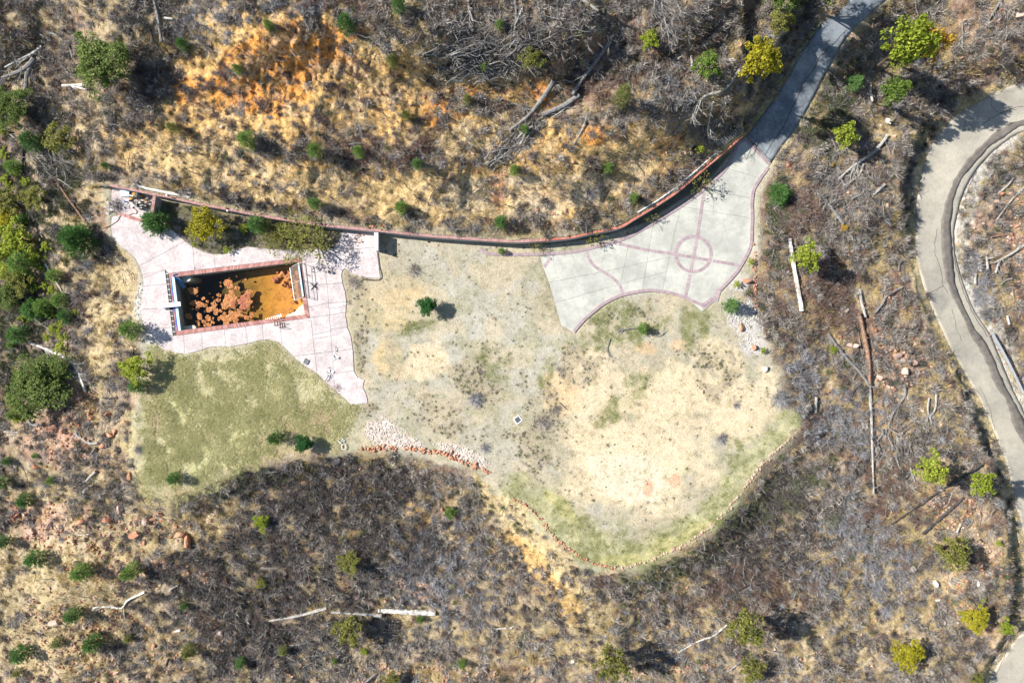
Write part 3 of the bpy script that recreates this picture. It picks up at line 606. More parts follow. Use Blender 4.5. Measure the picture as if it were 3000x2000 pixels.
def area(p): return .5 * sum(p[i][0] * p[(i + 1) % len(p)][1] - p[(i + 1) % len(p)][0] * p[i][1] for i in range(len(p)))
def inset(poly, d):
    q = [poly[0]]
    for p in poly[1:]:
        if math.dist(p, q[-1]) > .4: q.append(p)
    if math.dist(q[0], q[-1]) < .4: q.pop()
    if area(q) < 0: q = q[::-1]
    n = len(q); out = []
    for i in range(n):
        a, b_, c = q[i - 1], q[i], q[(i + 1) % n]
        e1 = ((b_[0] - a[0]), (b_[1] - a[1])); e2 = ((c[0] - b_[0]), (c[1] - b_[1]))
        l1 = math.hypot(*e1); l2 = math.hypot(*e2); n1 = (-e1[1] / l1, e1[0] / l1); n2 = (-e2[1] / l2, e2[0] / l2)
        bx, by = n1[0] + n2[0], n1[1] + n2[1]; L = bx * bx + by * by
        k = 2 / max(L, .5)
        out.append((b_[0] + bx * d * k / 1.0 * .5 * 1.0 * (1 if L > 1e-6 else 0) * 1.0, b_[1] + by * d * k * .5))
    return out
def XY(x, y, z=0.0):
    k = (H - z) / H; return ((x - 1500) / PX * k, (1000 - y) / PX * k)
def slabs(cells, name, mat, parent, z0, z1, gap, tilt=.0):
    for c in cells:
        c = inset(c, gap)
        if abs(area(c)) < 30: continue
        mb = MB(); dz = random.uniform(-.004, .004); mb.prism([XY(*p) for p in c], z0, z1 + dz); mb.obj(name, mat, parent)
def fillpoly(name, poly, z0, z1, mat, parent=None, holes=None):
    mb = MB(); mb.prism([XY(*p) for p in poly], z0, z1); return mb.obj(name, mat, parent)

# pool terrace with the pool cut out of it: split along a seam through the pool
SEAM = [(487,790),(300,760)]
ring1 = TERRACE
ter_cells = [list(ring1)]
# cut the ring open: the top half and the bottom half on either side of the pool
top_line = [(396,768),(484,790),(494,801),(882,755),(1001,748),(1130,742)]
bot_line = [(404,772),(484,791),(507,982),(522,982),(907,931),(1015,905)]
def clip_halfring():
    # whole terrace cut along the pool's four sides prolonged outwards, the pool cell dropped
    cells = [list(TERRACE)]
    cells = cut(cells, [(370,815),(484,790),(494,801),(882,755),(1015,733),(1120,722)], 20)
    cells = cut(cells, [(484,792),(507,982),(455,1030)], 10)
    cells = cut(cells, [(507,982),(522,982),(907,931),(1030,913)], 3)
    cells = cut(cells, [(882,755),(907,931)], 4)
    return cells
cells = clip_halfring()
def centroid(p): a = np.array(p); return a.mean(0)
pcx = np.array([700.0]); pcy = np.array([870.0])
cells = [c for c in cells if not inside(pcx, pcy, c)[0]]
TJ = [[(944,731),(960,850),(971,1000),(980,1128),(984,1146)],[(372,636),(486,783)],[(409,778),(460,752),(545,706)],[(372,636),(360,700)],[(540,716),(497,785)],[(565,724),(571,792)],[(626,745),(631,784)],
      [(686,733),(687,770)],[(747,727),(748,764)],[(395,846),(419,814),(484,790)],[(423,838),(490,832)],[(414,906),(492,902)],[(428,966),(506,958)],[(478,1020),(508,984)],[(538,978),(541,1036)],[(591,972),(593,1026)],
      [(657,964),(662,1016)],[(720,957),(726,1010)],[(768,950),(772,998)],[(820,943),(826,1006)],[(907,931),(960,965)],[(900,970),(960,950)],[(905,900),(960,888),(1014,884)],[(889,770),(944,764)],[(897,838),(955,832),(1006,828)],
      [(958,905),(1012,896)],[(965,965),(1018,957)],[(862,1043),(970,1030),(1036,1022)],[(871,934),(912,940),(918,1000),(929,1092)],[(893,985),(966,970)],[(976,1094),(1036,1086)],[(1040,1098),(1000,1135)],[(840,730),(845,756)],[(1000,745),(1105,741)],[(1062,780),(1110,777)],[(1052,740),(1058,812)],[(955,1060),(962,1128)],[(850,1000),(966,985)]]
for j in TJ: cells = cut(cells, j, 6)
terr = fillpoly('pool_terrace', inset(TERRACE, 2.0), -.25, -.095, M['slab_base'])
# the base sheet must not roof over the pool: build it as the same cells, lower
bpy.data.objects.remove(terr)
mbb = MB()
for c in clip_halfring():
    if not inside(pcx, pcy, c)[0]: mbb.prism([XY(*p) for p in inset(c, .3)], -.3, -.05)
terr = tag(mbb.obj('pool_terrace', M['slab_base']), kind='structure')
slabs(cells, 'slab', M['pink_slab'], terr, -.045, .02, .85)
mbp = MB(); mbp.prism([XY(*p) for p in PIT], -.3, .02); pit = tag(mbp.obj('equipment_pad', M['pink_slab']), kind='structure')

# court
ccells = [list(COURT)]
CJ = [[(1751,728),(1765,886)],[(1846,690),(1819,830),(1812,872)],[(1915,648),(1895,770),(1880,856)],[(1998,590),(1974,690),(1940,856)],[(1662,742),(1714,920)],[(2147,480),(2137,667),(2131,800)],
      [(1605,828),(1750,799),(1959,754)],[(1624,888),(1814,833),(1986,786)],[(1640,932),(1722,919)],[(2066,786),(2140,842)],[(2048,795),(2080,884)],[(2078,709),(2212,660)],[(2118,490),(2233,524)],[(2060,554),(2209,583)],[(1990,604),(2212,641)],
      [(2085,528),(2092,640),(2070,690)],[(2152,440),(2250,480)],[(1960,664),(2075,684),(2110,692)]]
for j in CJ: ccells = cut(ccells, j, 5)
mbb = MB(); mbb.prism([XY(*p) for p in inset(COURT, 1.0)], -.3, -.03); court = tag(mbb.obj('parking_court', M['slab_base']), kind='structure')
slabs(ccells, 'slab', M['court_slab'], court, -.028, .02, .6)
def brick_band(pts, hw, parent, z0, z1, mat, name='brick_border', step=3.4, closed=False, lift=None, smooth=True, zref=0.0, gap=.14):
    """real bricks laid side by side along a line; joined because each is only a few pixels"""
    c = smooth_line(pts, step, closed) if smooth else resample(pts, step)
    d = np.gradient(c, axis=0); d /= np.hypot(d[:, 0], d[:, 1])[:, None] + 1e-9; nn = np.stack([-d[:, 1], d[:, 0]], 1)
    k = (H - zref) / H; mb = MB()
    for i in range(len(c) - 1):
        a = c[i] + (c[i + 1] - c[i]) * gap * .5; b_ = c[i + 1] - (c[i + 1] - c[i]) * gap * .5
        w1 = hw * random.uniform(.97, 1.02)
        q = [a + nn[i] * w1, b_ + nn[i + 1] * w1, b_ - nn[i + 1] * w1, a - nn[i] * w1]
        mb.prism([((p[0] - 1500) / PX * k, (1000 - p[1]) / PX * k) for p in q], z0, z1 + random.uniform(-.002, .002))
    o = mb.obj(name, mat, parent); o['kind'] = 'stuff'; return o
bm_ = M['band']
brick_band([(2031 + 51.5 * math.cos(a), 744 + 51.5 * math.sin(a)) for a in np.linspace(0, 2 * math.pi, 25)[:-1]], 4.7, court, .0, .040, bm_, closed=True)
brick_band([(2062,564),(2052,630),(2043,690)], 4.5, court, .0, .036, bm_); brick_band([(2042,697),(2031,754),(2023,793)], 4.5, court, .0, .036, bm_); brick_band([(2021,803),(2015,835),(2008,868)], 4.5, court, .0, .036, bm_)
brick_band([(1812,714),(1900,733),(1976,744)], 4.5, court, .0, .032, bm_); brick_band([(1986,746),(2027,753)], 4.5, court, .0, .032, bm_); brick_band([(2036,755),(2078,762)], 4.5, court, .0, .032, bm_); brick_band([(2088,764),(2130,771),(2172,779)], 4.5, court, .0, .032, bm_)
brick_band([(1719,737),(1725,756),(1742,780),(1772,799),(1797,816),(1816,837),(1825,862)], 4.2, court, .0, .032, bm_)
brick_band([(1614,754),(1594,782)], 4.2, court, .0, .032, bm_)
brick_band([(1404,728),(1418,738),(1440,744),(1500,746),(1583,744),(1670,739),(1755,721),(1822,702),(1883,671),(1960,626),(2036,575),(2088,532),(2127,492),(2150,452),(2160,427),(2180,410)], 4.4, court, .0, .075, bm_)
brick_band([(2183,408),(2254,482)], 4.6, court, .0, .040, bm_); brick_band([(2250,490),(2222,530),(2207,558),(2202,596),(2203,638),(2202,667),(2199,717),(2184,753),(2158,796),(2125,833),(2108,850)], 4.4, court, .0, .075, bm_)
brick_band([(2084,874),(2060,892),(2040,886),(2022,878),(1998,868),(1966,858),(1933,852),(1899,850),(1857,856),(1813,867),(1770,888),(1736,914),(1706,941),(1680,972)], 4.4, court, .0, .078, bm_)
brick_band([(2105,846),(2098,868),(2093,880)], 8, court, .0, .036, bm_); brick_band([(2090,876),(2073,890),(2058,904)], 6, court, .0, .034, bm_)
# ------------------------------------------------------------------ retaining wall and its stubs
WH = 1.25
def wall_body(pts, hw, z0, z1, origin=None):
    """pts: plan line of the wall top seen at height WH"""
    k = (H - WH) / H; c = smooth_line(pts, 10) if len(pts) > 2 else resample(pts, 10)
    w = np.stack([(c[:, 0] - 1500) / PX * k, (1000 - c[:, 1]) / PX * k], 1)
    d = np.gradient(w, axis=0); d /= np.hypot(d[:, 0], d[:, 1])[:, None]; n = np.stack([-d[:, 1], d[:, 0]], 1) * hw
    a, b = w + n, w - n; m = len(w); vs = []
    for i in range(m): vs += [(a[i][0], a[i][1], z1), (b[i][0], b[i][1], z1), (a[i][0], a[i][1], z0), (b[i][0], b[i][1], z0)]
    fs = []
    for i in range(m - 1):
        j = 4 * i; fs += [(j, j + 4, j + 5, j + 1), (j + 2, j + 3, j + 7, j + 6), (j, j + 2, j + 6, j + 4), (j + 1, j + 5, j + 7, j + 3)]
    fs += [(0, 1, 3, 2), (4 * m - 4, 4 * m - 2, 4 * m - 1, 4 * m - 3)]
    mb = MB(); mb.add(vs, fs); return mb
wall = empty('retaining_wall', at_z(1150, 690, 0), 'long curving grey retaining wall with pink and red brick cap below the orange slope', 'wall')
def place(o, parent): o.parent = parent; o.matrix_parent_inverse = Matrix.Translation(-parent.location)
def wobj(mb, name, mat, parent):
    o = mb.obj(name, mat); place(o, parent); return o
wobj(wall_body(WALL, .13, -.6, WH - .061), 'wall_face', M['stucco'], wall)
def cap(pts, mat, parent, hw=4.3, zt=WH, step=3.2):
    o = brick_band(pts, hw, None, zt - .06, zt, mat, 'brick_cap', step=step, zref=WH, smooth=len(pts) > 2, gap=.10); place(o, parent); return o
cap(WALL[:14], M['cap_left'], wall); cap(WALL[13:], M['cap_right'], wall, hw=3.6)
pitwall = empty('partition_wall', at_z(449, 595, 0), 'short brick capped stub wall beside the pool equipment pad', 'wall')
wobj(wall_body([(452,577),(445,622)], .13, -.4, WH - .061), 'wall_face', M['stucco'], pitwall); cap([(452,574),(445,624)], M['cap_left'], pitwall)
gw = empty('partition_wall', at_z(1100, 710, 0), 'short rendered stub wall dividing the pool terrace from the gravel yard', 'wall')
wobj(wall_body([(1102,681),(1102,733)], .13, -.4, WH - .061), 'wall_face', M['stucco'], gw); o = wall_body([(1102,681),(1102,734)], .19, WH - .06, WH); wobj(o, 'wall_cap', M['white'], gw)
# low kerb in front of the pad
kerb = empty('brick_kerb', at_z(400, 640, 0), 'low brown brick kerb along the front edge of the equipment pad', 'kerb')
o = brick_band([(352,627),(380,636),(409,645),(448,652)], 4.4, None, .0, .22, M['coping'], 'brick', step=4.5); place(o, kerb)

# flat black strip just over the ground along the terrace corner
edge = tag(strip_obj('black_edge_strip', [(1106,740),(1110,778),(1115,817),(1062,816)], [(1109,740),(1113,778),(1119,820),(1062,820)], .03, M['black_metal'], None, cross=1), 'flat black strip along the corner of the pink terrace', 'edging')

# ------------------------------------------------------------------ pool
WL = -1.0
pool = empty('swimming_pool', at_z(700, 870, 0), 'rectangular half drained pool with brick coping and stained orange shallow end', 'pool')
def pobj(mb, name, mat, parent=pool, smooth=False):
    o = mb.obj(name, mat, None, smooth); o.parent = parent; o.matrix_parent_inverse = Matrix.Translation(-pool.location) if parent == pool else parent.matrix_parent_inverse.copy(); return o
# coping bricks
def quadband(p0, p1, q0, q1, n, name, mat, z0, z1, g=.10):
    """n bricks between edge p0-p1 and edge q0-q1"""
    p0, p1, q0, q1 = (np.array(v, float) for v in (p0, p1, q0, q1)); mb = MB()
    for i in range(n):
        a, b = (i + g / 2) / n, (i + 1 - g / 2) / n
        mb.prism([XY(*(p0 + (p1 - p0) * a)), XY(*(p0 + (p1 - p0) * b)), XY(*(q0 + (q1 - q0) * b)), XY(*(q0 + (q1 - q0) * a))], z0, z1 + random.uniform(-.003, .003))
    o = pobj(mb, name, mat); o['kind'] = 'stuff'; return o
quadband((494,802),(882,755),(498,813),(873,767), 96, 'coping_bricks', M['coping'], -.06, .055)
quadband((882,756),(907,930),(872,768),(893,920), 44, 'coping_bricks', M['coping'], -.06, .055)
quadband((906,931),(517,982),(893,921),(520,969), 96, 'coping_bricks', M['coping'], -.06, .055)
quadband((495,802),(516,981),(500,812),(519,969), 44, 'coping_bricks', M['coping'], -.06, .030)
# basin
def W3(x, y, z): p = XY(x, y, 0); return Vector((p[0], p[1], z))
PI_ = [(508,812),(873,766.5),(894,921),(528,968.5)]
def dep(x):  # floor depth along the pool
    t = min(1, max(0, (x - 560) / 150.0)); t = t * t * (3 - 2 * t); return -3.1 + t * 1.45 + max(0, (x - 700) / 200.0) * .34
mb = MB()
o3 = [W3(*p, 0) for p in PI_]
for i in range(4):
    a, b = o3[i], o3[(i + 1) % 4]; L = (b - a).normalized(); nrm = Vector((L.y, -L.x, 0)) 
    c = (o3[0] + o3[2]) / 2
    if (c - a).dot(nrm) > 0: nrm = -nrm
    mb.add([a + Vector((0,0,-.07)), b + Vector((0,0,-.07)), b + Vector((0,0,-3.3)), a + Vector((0,0,-3.3)), a + nrm * .28 + Vector((0,0,-.07)), b + nrm * .28 + Vector((0,0,-.07)), b + nrm * .28 + Vector((0,0,-3.3)), a + nrm * .28 + Vector((0,0,-3.3))],
           [(0,1,2,3),(7,6,5,4),(0,4,5,1),(3,2,6,7),(0,3,7,4),(1,5,6,2)])
pobj(mb, 'basin_wall', M['plaster'])
nx_, ny_ = 60, 24; vs = []; fs = []
for j in range(ny_ + 1):
    for i in range(nx_ + 1):
        u, v = i / nx_, j / ny_
        p = (np.array(PI_[0]) * (1 - u) + np.array(PI_[1]) * u) * (1 - v) + (np.array(PI_[3]) * (1 - u) + np.array(PI_[2]) * u) * v
        z = dep(p[0]) + .07 * float(vnoise(np.array([p[0] / 9.]), np.array([p[1] / 9.]))[0])
        # heaped silt at the shallow end
        hump = max(0, 1 - math.hypot((p[0] - 884) / 34, (p[1] - 830) / 80)); z += hump * .62
        vs.append(W3(p[0], p[1], z))
for j in range(ny_):
    for i in range(nx_): a = j * (nx_ + 1) + i; fs.append((a, a + nx_ + 1, a + nx_ + 2, a + 1))
mb = MB(); mb.add(vs, fs); pobj(mb, 'basin_floor', M['pool_floor'], smooth=True)
# deep end ledges and corner benches
def rounded(cx, cy, w, h, ang, n=8):
    """half stadium: square to the left, round to the right"""
    pts = [(-w, -h), (w - h, -h)] + [(w - h + h * math.sin(t), -h * math.cos(t)) for t in np.linspace(0, math.pi, n)[1:-1]] + [(w - h, h), (-w, h)]
    c, s = math.cos(ang), math.sin(ang); return [(cx + x * c - y * s, cy + x * s + y * c) for x, y in pts]
def pprism(pts, z0, z1, name, mat):
    mb = MB(); k = (H - z1) / H; mb.prism([((x - 1500) / PX * k, (1000 - y) / PX * k) for x, y in pts], z0, z1); return pobj(mb, name, mat)
pprism(rounded(538, 817, 21, 9, -.12), -3.0, -.55, 'corner_bench', M['bench'])
pprism(rounded(551, 962, 23, 8, -.12), -3.0, -.62, 'corner_bench', M['bench'])
pprism(rounded(535, 964, 9, 7, -.12), -3.0, -.50, 'corner_bench', M['bench'])
pprism([(836,930),(840,922),(852,917),(864,913),(870,906),(877,898),(886,892),(897,890),(899,924)], -2.2, -.60, 'corner_bench', M['bench'])
# cover box: slot, brackets, blue rim, pale lid
slot = pprism([(484,790),(491,790),(514,981),(507,981)], -.4, -.035, 'cover_slot', M['black_metal'])
for t in np.linspace(.06, .95, 12):
    x = 487.5 + 23 * t; y = 790 + 191 * t; pprism([(x - 3.6, y - .9), (x + 3.6, y - .9), (x + 3.6, y + .9), (x - 3.6, y + .9)], -.03, -.005, 'bracket', M['grey_metal'])
pprism([(500,812),(502.5,812),(522,969),(519.5,969)], -.05, .075, 'blue_rim', M['blue_rim'])
pprism([(502.8,812),(510.5,811),(529.5,968),(522.2,969)], -.05, .066, 'cover_lid', M['pale_blue'])
for x, y in ((571,786),(686,764.5)): pprism([(x + 2.2 * math.cos(a), y + 2.2 * math.sin(a)) for a in np.linspace(0, 6.28, 9)[:-1]], .018, .032, 'skimmer_cap', M['black_metal'])
# water
mb = MB(); pw = [W3(*p, 0) for p in PI_]; mb.prism([(p.x, p.y) for p in pw], -3.6, WL)
water = tag(mb.obj('pool_water', M['water']), kind='structure')
# diving board and the torn off blue board
board = empty('diving_board', W3(480, 895, 0), 'white diving board standing on the terrace and reaching over the deep end', 'diving board')
mb = MB(board.location)
a, b = at_z(462, 897, .45), at_z(529, 890, .45); d = (b - a); L = d.length / 2; d.normalize(); n = Vector((-d.y, d.x, 0))
mb.box((a + b) / 2, d * L, n * .21, Vector((0, 0, .03))); mb.obj('board', M['white'], board)
for t in (.12, .45):
    mb = MB(board.location); c = a + (b - a) * t; mb.box((c.x, c.y, .22), d * .12, n * .17, (0, 0, .2)); mb.obj('stand', M['grey_metal'], board)
bb = empty('blue_board', at_z(526, 822, -.3), 'torn off faded blue board hanging down over the pool corner', 'board')
mb = MB(bb.location); a, b = at_z(511, 803, .14), at_z(541, 843, -.75); d = (b - a); L = d.length / 2; d.normalize(); n = d.cross(Vector((0, 0, 1))).normalized(); u = n.cross(d)
mb.box((a + b) / 2, d * L, n * .19, u * .03); mb.obj('panel', M['blue_board'], bb)
for s in (-1, 1): mb = MB(bb.location); mb.box((a + b) / 2 + n * .17 * s + u * .045, d * L, n * .02, u * .02); mb.obj('edge_rail', M['blue_board'], bb)

# floating mats of algae (positions measured in a close view of the pool)
C1 = lambda x, y: (250 + x * .3316, 480 + y * .3316)
MATS = [(948,1122,44),(1265,1062,50),(1340,1098,26),(1447,1130,32),(1415,1180,52),(1405,1252,46),(1270,1215,66),(1296,1150,40),(1138,1248,36),(1015,1238,34),(957,1228,33),(1092,1288,35),(1155,1306,30),(1088,1362,32),(1008,1345,34),(1285,1345,52),(1240,1382,40),(1338,1330,40),(1470,1335,28),(1425,1355,28),(1177,1203,22),(1182,1160,22),(1043,1190,18),(1080,1215,16),(992,1275,26),(948,1280,14),(1050,1393,24),(1092,1418,24),(1128,1400,18),(990,1398,22),(1002,1428,18),(1058,1428,16),(1182,1368,20),(1228,1322,18),(1196,1296,18),(1370,1300,20),(1388,1342,18),(912,1345,34),(1418,1022,14),(1275,1010,8),(1338,995,8),(1196,1050,10),(1198,1080,10),(992,1097,10),(1100,1145,6),(990,1167,8),(1130,1180,8),(1482,1265,8),(1802,1285,17),(1755,1312,18),(1060,1250,20),(1145,1208,12),(1310,1262,22),(1350,1290,14),(1055,1300,12),(1130,1365,12)]
MATS += [(1230,1250,40),(1310,1180,34),(1300,1240,34),(1380,1215,40),(1440,1215,38),(1255,1180,30),(1330,1375,34),(1220,1350,34)]
for k, (x, y, r) in enumerate(MATS):
    px, py = C1(x, y); pr = r * .3316 / PX * 66 / 65; n = 10 if r < 20 else 22
    loc = at_z(px, py, WL); V_ = []; F_ = []
    ph = random.random() * 99
    out_r = [pr * (.86 + .16 * math.sin(2 * math.pi * i / n * 2 + ph) + .10 * math.sin(2 * math.pi * i / n * 5 + ph * 3) + random.uniform(-.16, .16)) for i in range(n)]
    for q, (rr, hh, jz) in enumerate(((1.0, -.02, 0), (.97, .035, .008), (.68, .05, .03), (.33, .05, .03))):
        for i in range(n):
            an = 2 * math.pi * (i + .2 * math.sin(i * 7 + ph)) / n; rad = out_r[i] * rr
            V_.append((math.cos(an) * rad, math.sin(an) * rad, hh + random.uniform(-jz, jz)))
    V_.append((0, 0, .055))
    for q in range(3):
        for i in range(n): F_.append((q * n + i, q * n + (i + 1) % n, (q + 1) * n + (i + 1) % n, (q + 1) * n + i))
    for i in range(n): F_.append((3 * n + i, 3 * n + (i + 1) % n, 4 * n))
    me = bpy.data.meshes.new('algae_mat'); me.from_pydata(V_, [], F_); red = k in (4, 5, 58, 59); me.materials.append(M['mat_red' if red else 'mat'])
    o = link('algae_mat', me, None, loc)
    lab = {4: 'large darker red algae mat, upper half, where murky water turns amber', 5: 'large darker red algae mat, lower half, where murky water turns amber', 0: 'lone orange algae mat nearest the deep end below the blue board',
           1: 'orange algae mat floating farthest up among the middle group', 3: 'small orange algae mat just above the big red one', 6: 'widest orange algae mat at the heart of the floating cluster', 48: 'small orange algae mat in the amber shallow end', 49: 'small orange algae mat beside the pale shallow corner bench', 58: 'darker red algae flake on the left of the large red mats', 59: 'darker red algae flake on the right of the large red mats', 37: 'dim algae mat in the shade of the deep end wall'}.get(k, 'rust orange algae mat in the floating cluster over the dark water' if r > 15 else 'small crumb of orange algae floating on the pool water')
    tag(o, lab, 'algae', 'algae mats floating in the pool')
# silt lumps in the shallow end
for k, (x, y, r) in enumerate([(1678,1028,38),(1742,975,44),(1755,1060,32),(1792,1005,36),(1810,960,30),(1820,1050,26),(1825,1110,24),(1835,1170,22),(1800,1090,20),(1850,1000,28),(1850,1220,20),(1700,955,20)]):
    px, py = C1(x, y); pr = r * .3316 / PX; zb = WL - .28; loc = at_z(px, py, zb)
    bm = bmesh.new(); bmesh.ops.create_icosphere(bm, subdivisions=2, radius=1)
    ph = random.random() * 50
    for v in bm.verts:
        f = .8 + .35 * math.sin(v.co.x * 4 + ph) * math.cos(v.co.y * 3.1 + ph * 2) + random.uniform(-.12, .12); v.co = Vector((v.co.x * pr * f, v.co.y * pr * f, v.co.z * .26 * f))
    me = bpy.data.meshes.new('silt_lump'); bm.to_mesh(me); bm.free(); me.materials.append(M['mat_red' if k == 0 else 'mat'])
    tag(link('silt_lump', me, None, loc), 'dark red lump of silt sticking out of the shallow end' if k == 0 else 'orange lump of silt heaped beside the fallen railing', 'silt', 'silt lumps at the shallow end')

# ------------------------------------------------------------------ furniture and junk round the pool
def bar(mb, a, b, r=.02, n=5): mb.tube([a, b], r, n)
rail = empty('fallen_railing', at_z(868, 820, 0), 'fallen slatted metal railing panel leaning into the shallow end', 'railing')
A_, B_, C_, D_ = at_z(849, 783, -.75), at_z(875, 771, .10), at_z(889, 870, .10), at_z(863, 880, -.75)
def pobj2(mb, name, mat, root): o = mb.obj(name, mat, root); return o
for a, b, r in ((A_, B_, .03), (B_, C_, .045), (C_, D_, .03), (D_, A_, .03)):
    mb = MB(rail.location); bar(mb, a, b, r); mb.obj('frame_bar', M['grey_metal'], rail)
for t in np.linspace(.05, .95, 15):
    mb = MB(rail.location); p, q = A_ + (B_ - A_) * t, D_ + (C_ - D_) * t; dd = (q - p); c = (p + q) / 2; mb.box(c, dd / 2, (B_ - A_).normalized() * .026, Vector((0, 0, .008))); mb.obj('slat', M['mesh_metal'], rail)
mb = MB(rail.location); bar(mb, A_ + (D_ - A_) * .5, B_ + (C_ - B_) * .5, .03); mb.obj('cross_bar', M['grey_metal'], rail)
mb = MB(rail.location); p, q = at_z(874, 771, .16), at_z(888, 868, .16); mb.box((p + q) / 2, (q - p) / 2, Vector((.075, .01, 0)), (0, 0, .02)); mb.obj('top_rail', M['pale_blue'], rail)
fr = empty('metal_frame', at_z(893, 822, 0), 'black tubular frame standing upright on the coping beside the railing', 'frame')
P4 = [at_z(880, 772, .10), at_z(895, 775, .55), at_z(906, 874, .55), at_z(890, 870, .10)]
for i in range(4): mb = MB(fr.location); bar(mb, P4[i], P4[(i + 1) % 4], .025); mb.obj('frame_bar', M['black_metal'], fr)
for t in (.5, .53, .95): mb = MB(fr.location); bar(mb, P4[0] + (P4[3] - P4[0]) * t, P4[1] + (P4[2] - P4[1]) * t, .016); mb.obj('cross_bar', M['black_metal'], fr)
for s in (.35, .75): mb = MB(fr.location); bar(mb, P4[0] + (P4[1] - P4[0]) * s, P4[3] + (P4[2] - P4[3]) * s, .016); mb.obj('cross_bar', M['grey_metal'], fr)
xb = empty('parasol_base', at_z(920, 839, .02), 'black cross shaped parasol base lying on the pink terrace', 'parasol base')
for a, b in (((909,829),(931,848)),((929,828),(911,849))):
    mb = MB(xb.location); p, q = at_z(*a, .05), at_z(*b, .05); d = (q - p) / 2; n = Vector((-d.y, d.x, 0)).normalized(); mb.box((p + q) / 2, d, n * .03, (0, 0, .02 if a[0] == 909 else .028)); mb.obj('arm', M['black_metal'], xb)
mb = MB(xb.location); mb.tube([at_z(920, 839, .03), at_z(920, 839, .25)], .06, 8); mb.obj('socket', M['black_metal'], xb)
sb = empty('steel_bar', at_z(903, 806, .05), 'short black metal bar lying beside the fallen railing', 'bar'); mb = MB(sb.location); bar(mb, at_z(899, 804, .04), at_z(908, 808, .04), .03); mb.obj('rod', M['black_metal'], sb)
def chair_frame(x, y, ang, label, s=.34, mat='rust_metal', seat=None):
    """a bare chair frame lying on its side"""
    r = empty('chair_frame', at_z(x, y, .02), label, 'chair frame'); c, q = math.cos(ang), math.sin(ang)
    def T(u, v, w): return Vector((u * c - v * q, u * q + v * c, w))
    L = [((-s,-s,.03),(s,-s,.03)),((s,-s,.03),(s,s,.03)),((s,s,.03),(-s,s,.03)),((-s,s,.03),(-s,-s,.03)),((-s,-s,.03),(-s,-s,.5)),((s,-s,.03),(s,-s,.5)),((-s,-s,.5),(s,-s,.5)),((0,-s,.03),(0,s,.03)),((-s,s,.03),(-s,s,.42)),((s,s,.03),(s,s,.42)),((-s,s,.42),(s,s,.42))]
    for i, (a, b) in enumerate(L): mb = MB(); bar(mb, T(*a), T(*b), .022); mb.obj('rod', M[mat], r)
    return r
chair_frame(812, 945, .12, 'rusty bare chair frame on the terrace, nearer the pool of the pair', .26)
chair_frame(827, 953, .12, 'rusty bare chair frame on the terrace, right of its twin', .22)
lounge = empty('folding_chair', at_z(802, 930, 0), 'white slatted folding chair tipped over the pool edge', 'chair')
p0, p1 = at_z(779, 938, -.3), at_z(824, 924, .25); d = (p1 - p0); n = d.cross(Vector((0, 0, 1))).normalized()
for t in np.linspace(.02, .98, 9): mb = MB(lounge.location); mb.box(p0 + d * t, d.normalized() * .045, n * .17, (0, 0, .015)); mb.obj('slat', M['white_metal'], lounge)
for s in (-1, 1): mb = MB(lounge.location); bar(mb, p0 + n * .18 * s, p1 + n * .18 * s, .022); mb.obj('side_rail', M['black_metal'], lounge)
r = empty('wire_stand', at_z(1066, 813, .02), 'small empty wire stand near the outer terrace corner', 'stand')
Q = [at_z(1060, 809, .05), at_z(1072, 813, .05), at_z(1072, 819, .05), at_z(1060, 815, .05)]
for i in range(4): mb = MB(r.location); bar(mb, Q[i], Q[(i + 1) % 4], .02); mb.obj('rod', M['rust_metal'], r)
for i in range(4): mb = MB(r.location); bar(mb, Q[i], Q[i] + Vector((0, 0, .22)), .018); mb.obj('leg', M['rust_metal'], r)
r = empty('burnt_stool', at_z(967, 797, .02), 'small charred stool on the terrace in the tree shade', 'stool')
for dx, dy in ((-.1,-.1),(.1,-.1),(.1,.1),(-.1,.1)): mb = MB(); bar(mb, (dx, dy, 0), (dx * .7, dy * .7, .28), .02); mb.obj('leg', M['charred'], r)
mb = MB(); mb.tube([(0, 0, .28), (0, 0, .32)], .15, 9, .15); mb.obj('seat', M['charred'], r)
# grates and boxes
def grate(x, y, hs, ang, label, rim='white', frame=.08, slots=6, z=.02, cat='drain'):
    r = empty('drain_grate', at_z(x, y, z), label, cat, rz=ang)
    mb = MB()
    for a in range(4):
        c, q = math.cos(a * math.pi / 2), math.sin(a * math.pi / 2); o_ = hs - frame / 2
        mb.box((c * o_, q * o_, .03), (c * frame / 2, q * frame / 2, 0), (-q * (hs if a % 2 else hs - frame), c * (hs if a % 2 else hs - frame), 0), (0, 0, .03))
    mb.obj('rim', M[rim], r)
    mb = MB(); mb.box((0, 0, .0), (hs - frame, 0, 0), (0, hs - frame, 0), (0, 0, .005)); mb.obj('well', M['black_metal'], r)
    for i in range(slots):
        u = -hs + frame + (i + .5) * 2 * (hs - frame) / slots; mb = MB(); mb.box((u, 0, .03), (.012, 0, 0), (0, hs - frame, 0), (0, 0, .012)); mb.obj('bar', M['grey_metal'], r)
    return r
zz = float(samp(Zg, 1517, 1229)); 
grate(1517, 1229, .34, .62, 'white framed drain grate set in the gravel yard', z=zz + .02)
grate(898, 1059, .24, -.5, 'flat black grate lying on the terrace beside the lawn', 'black_metal', .03, 7, .025)
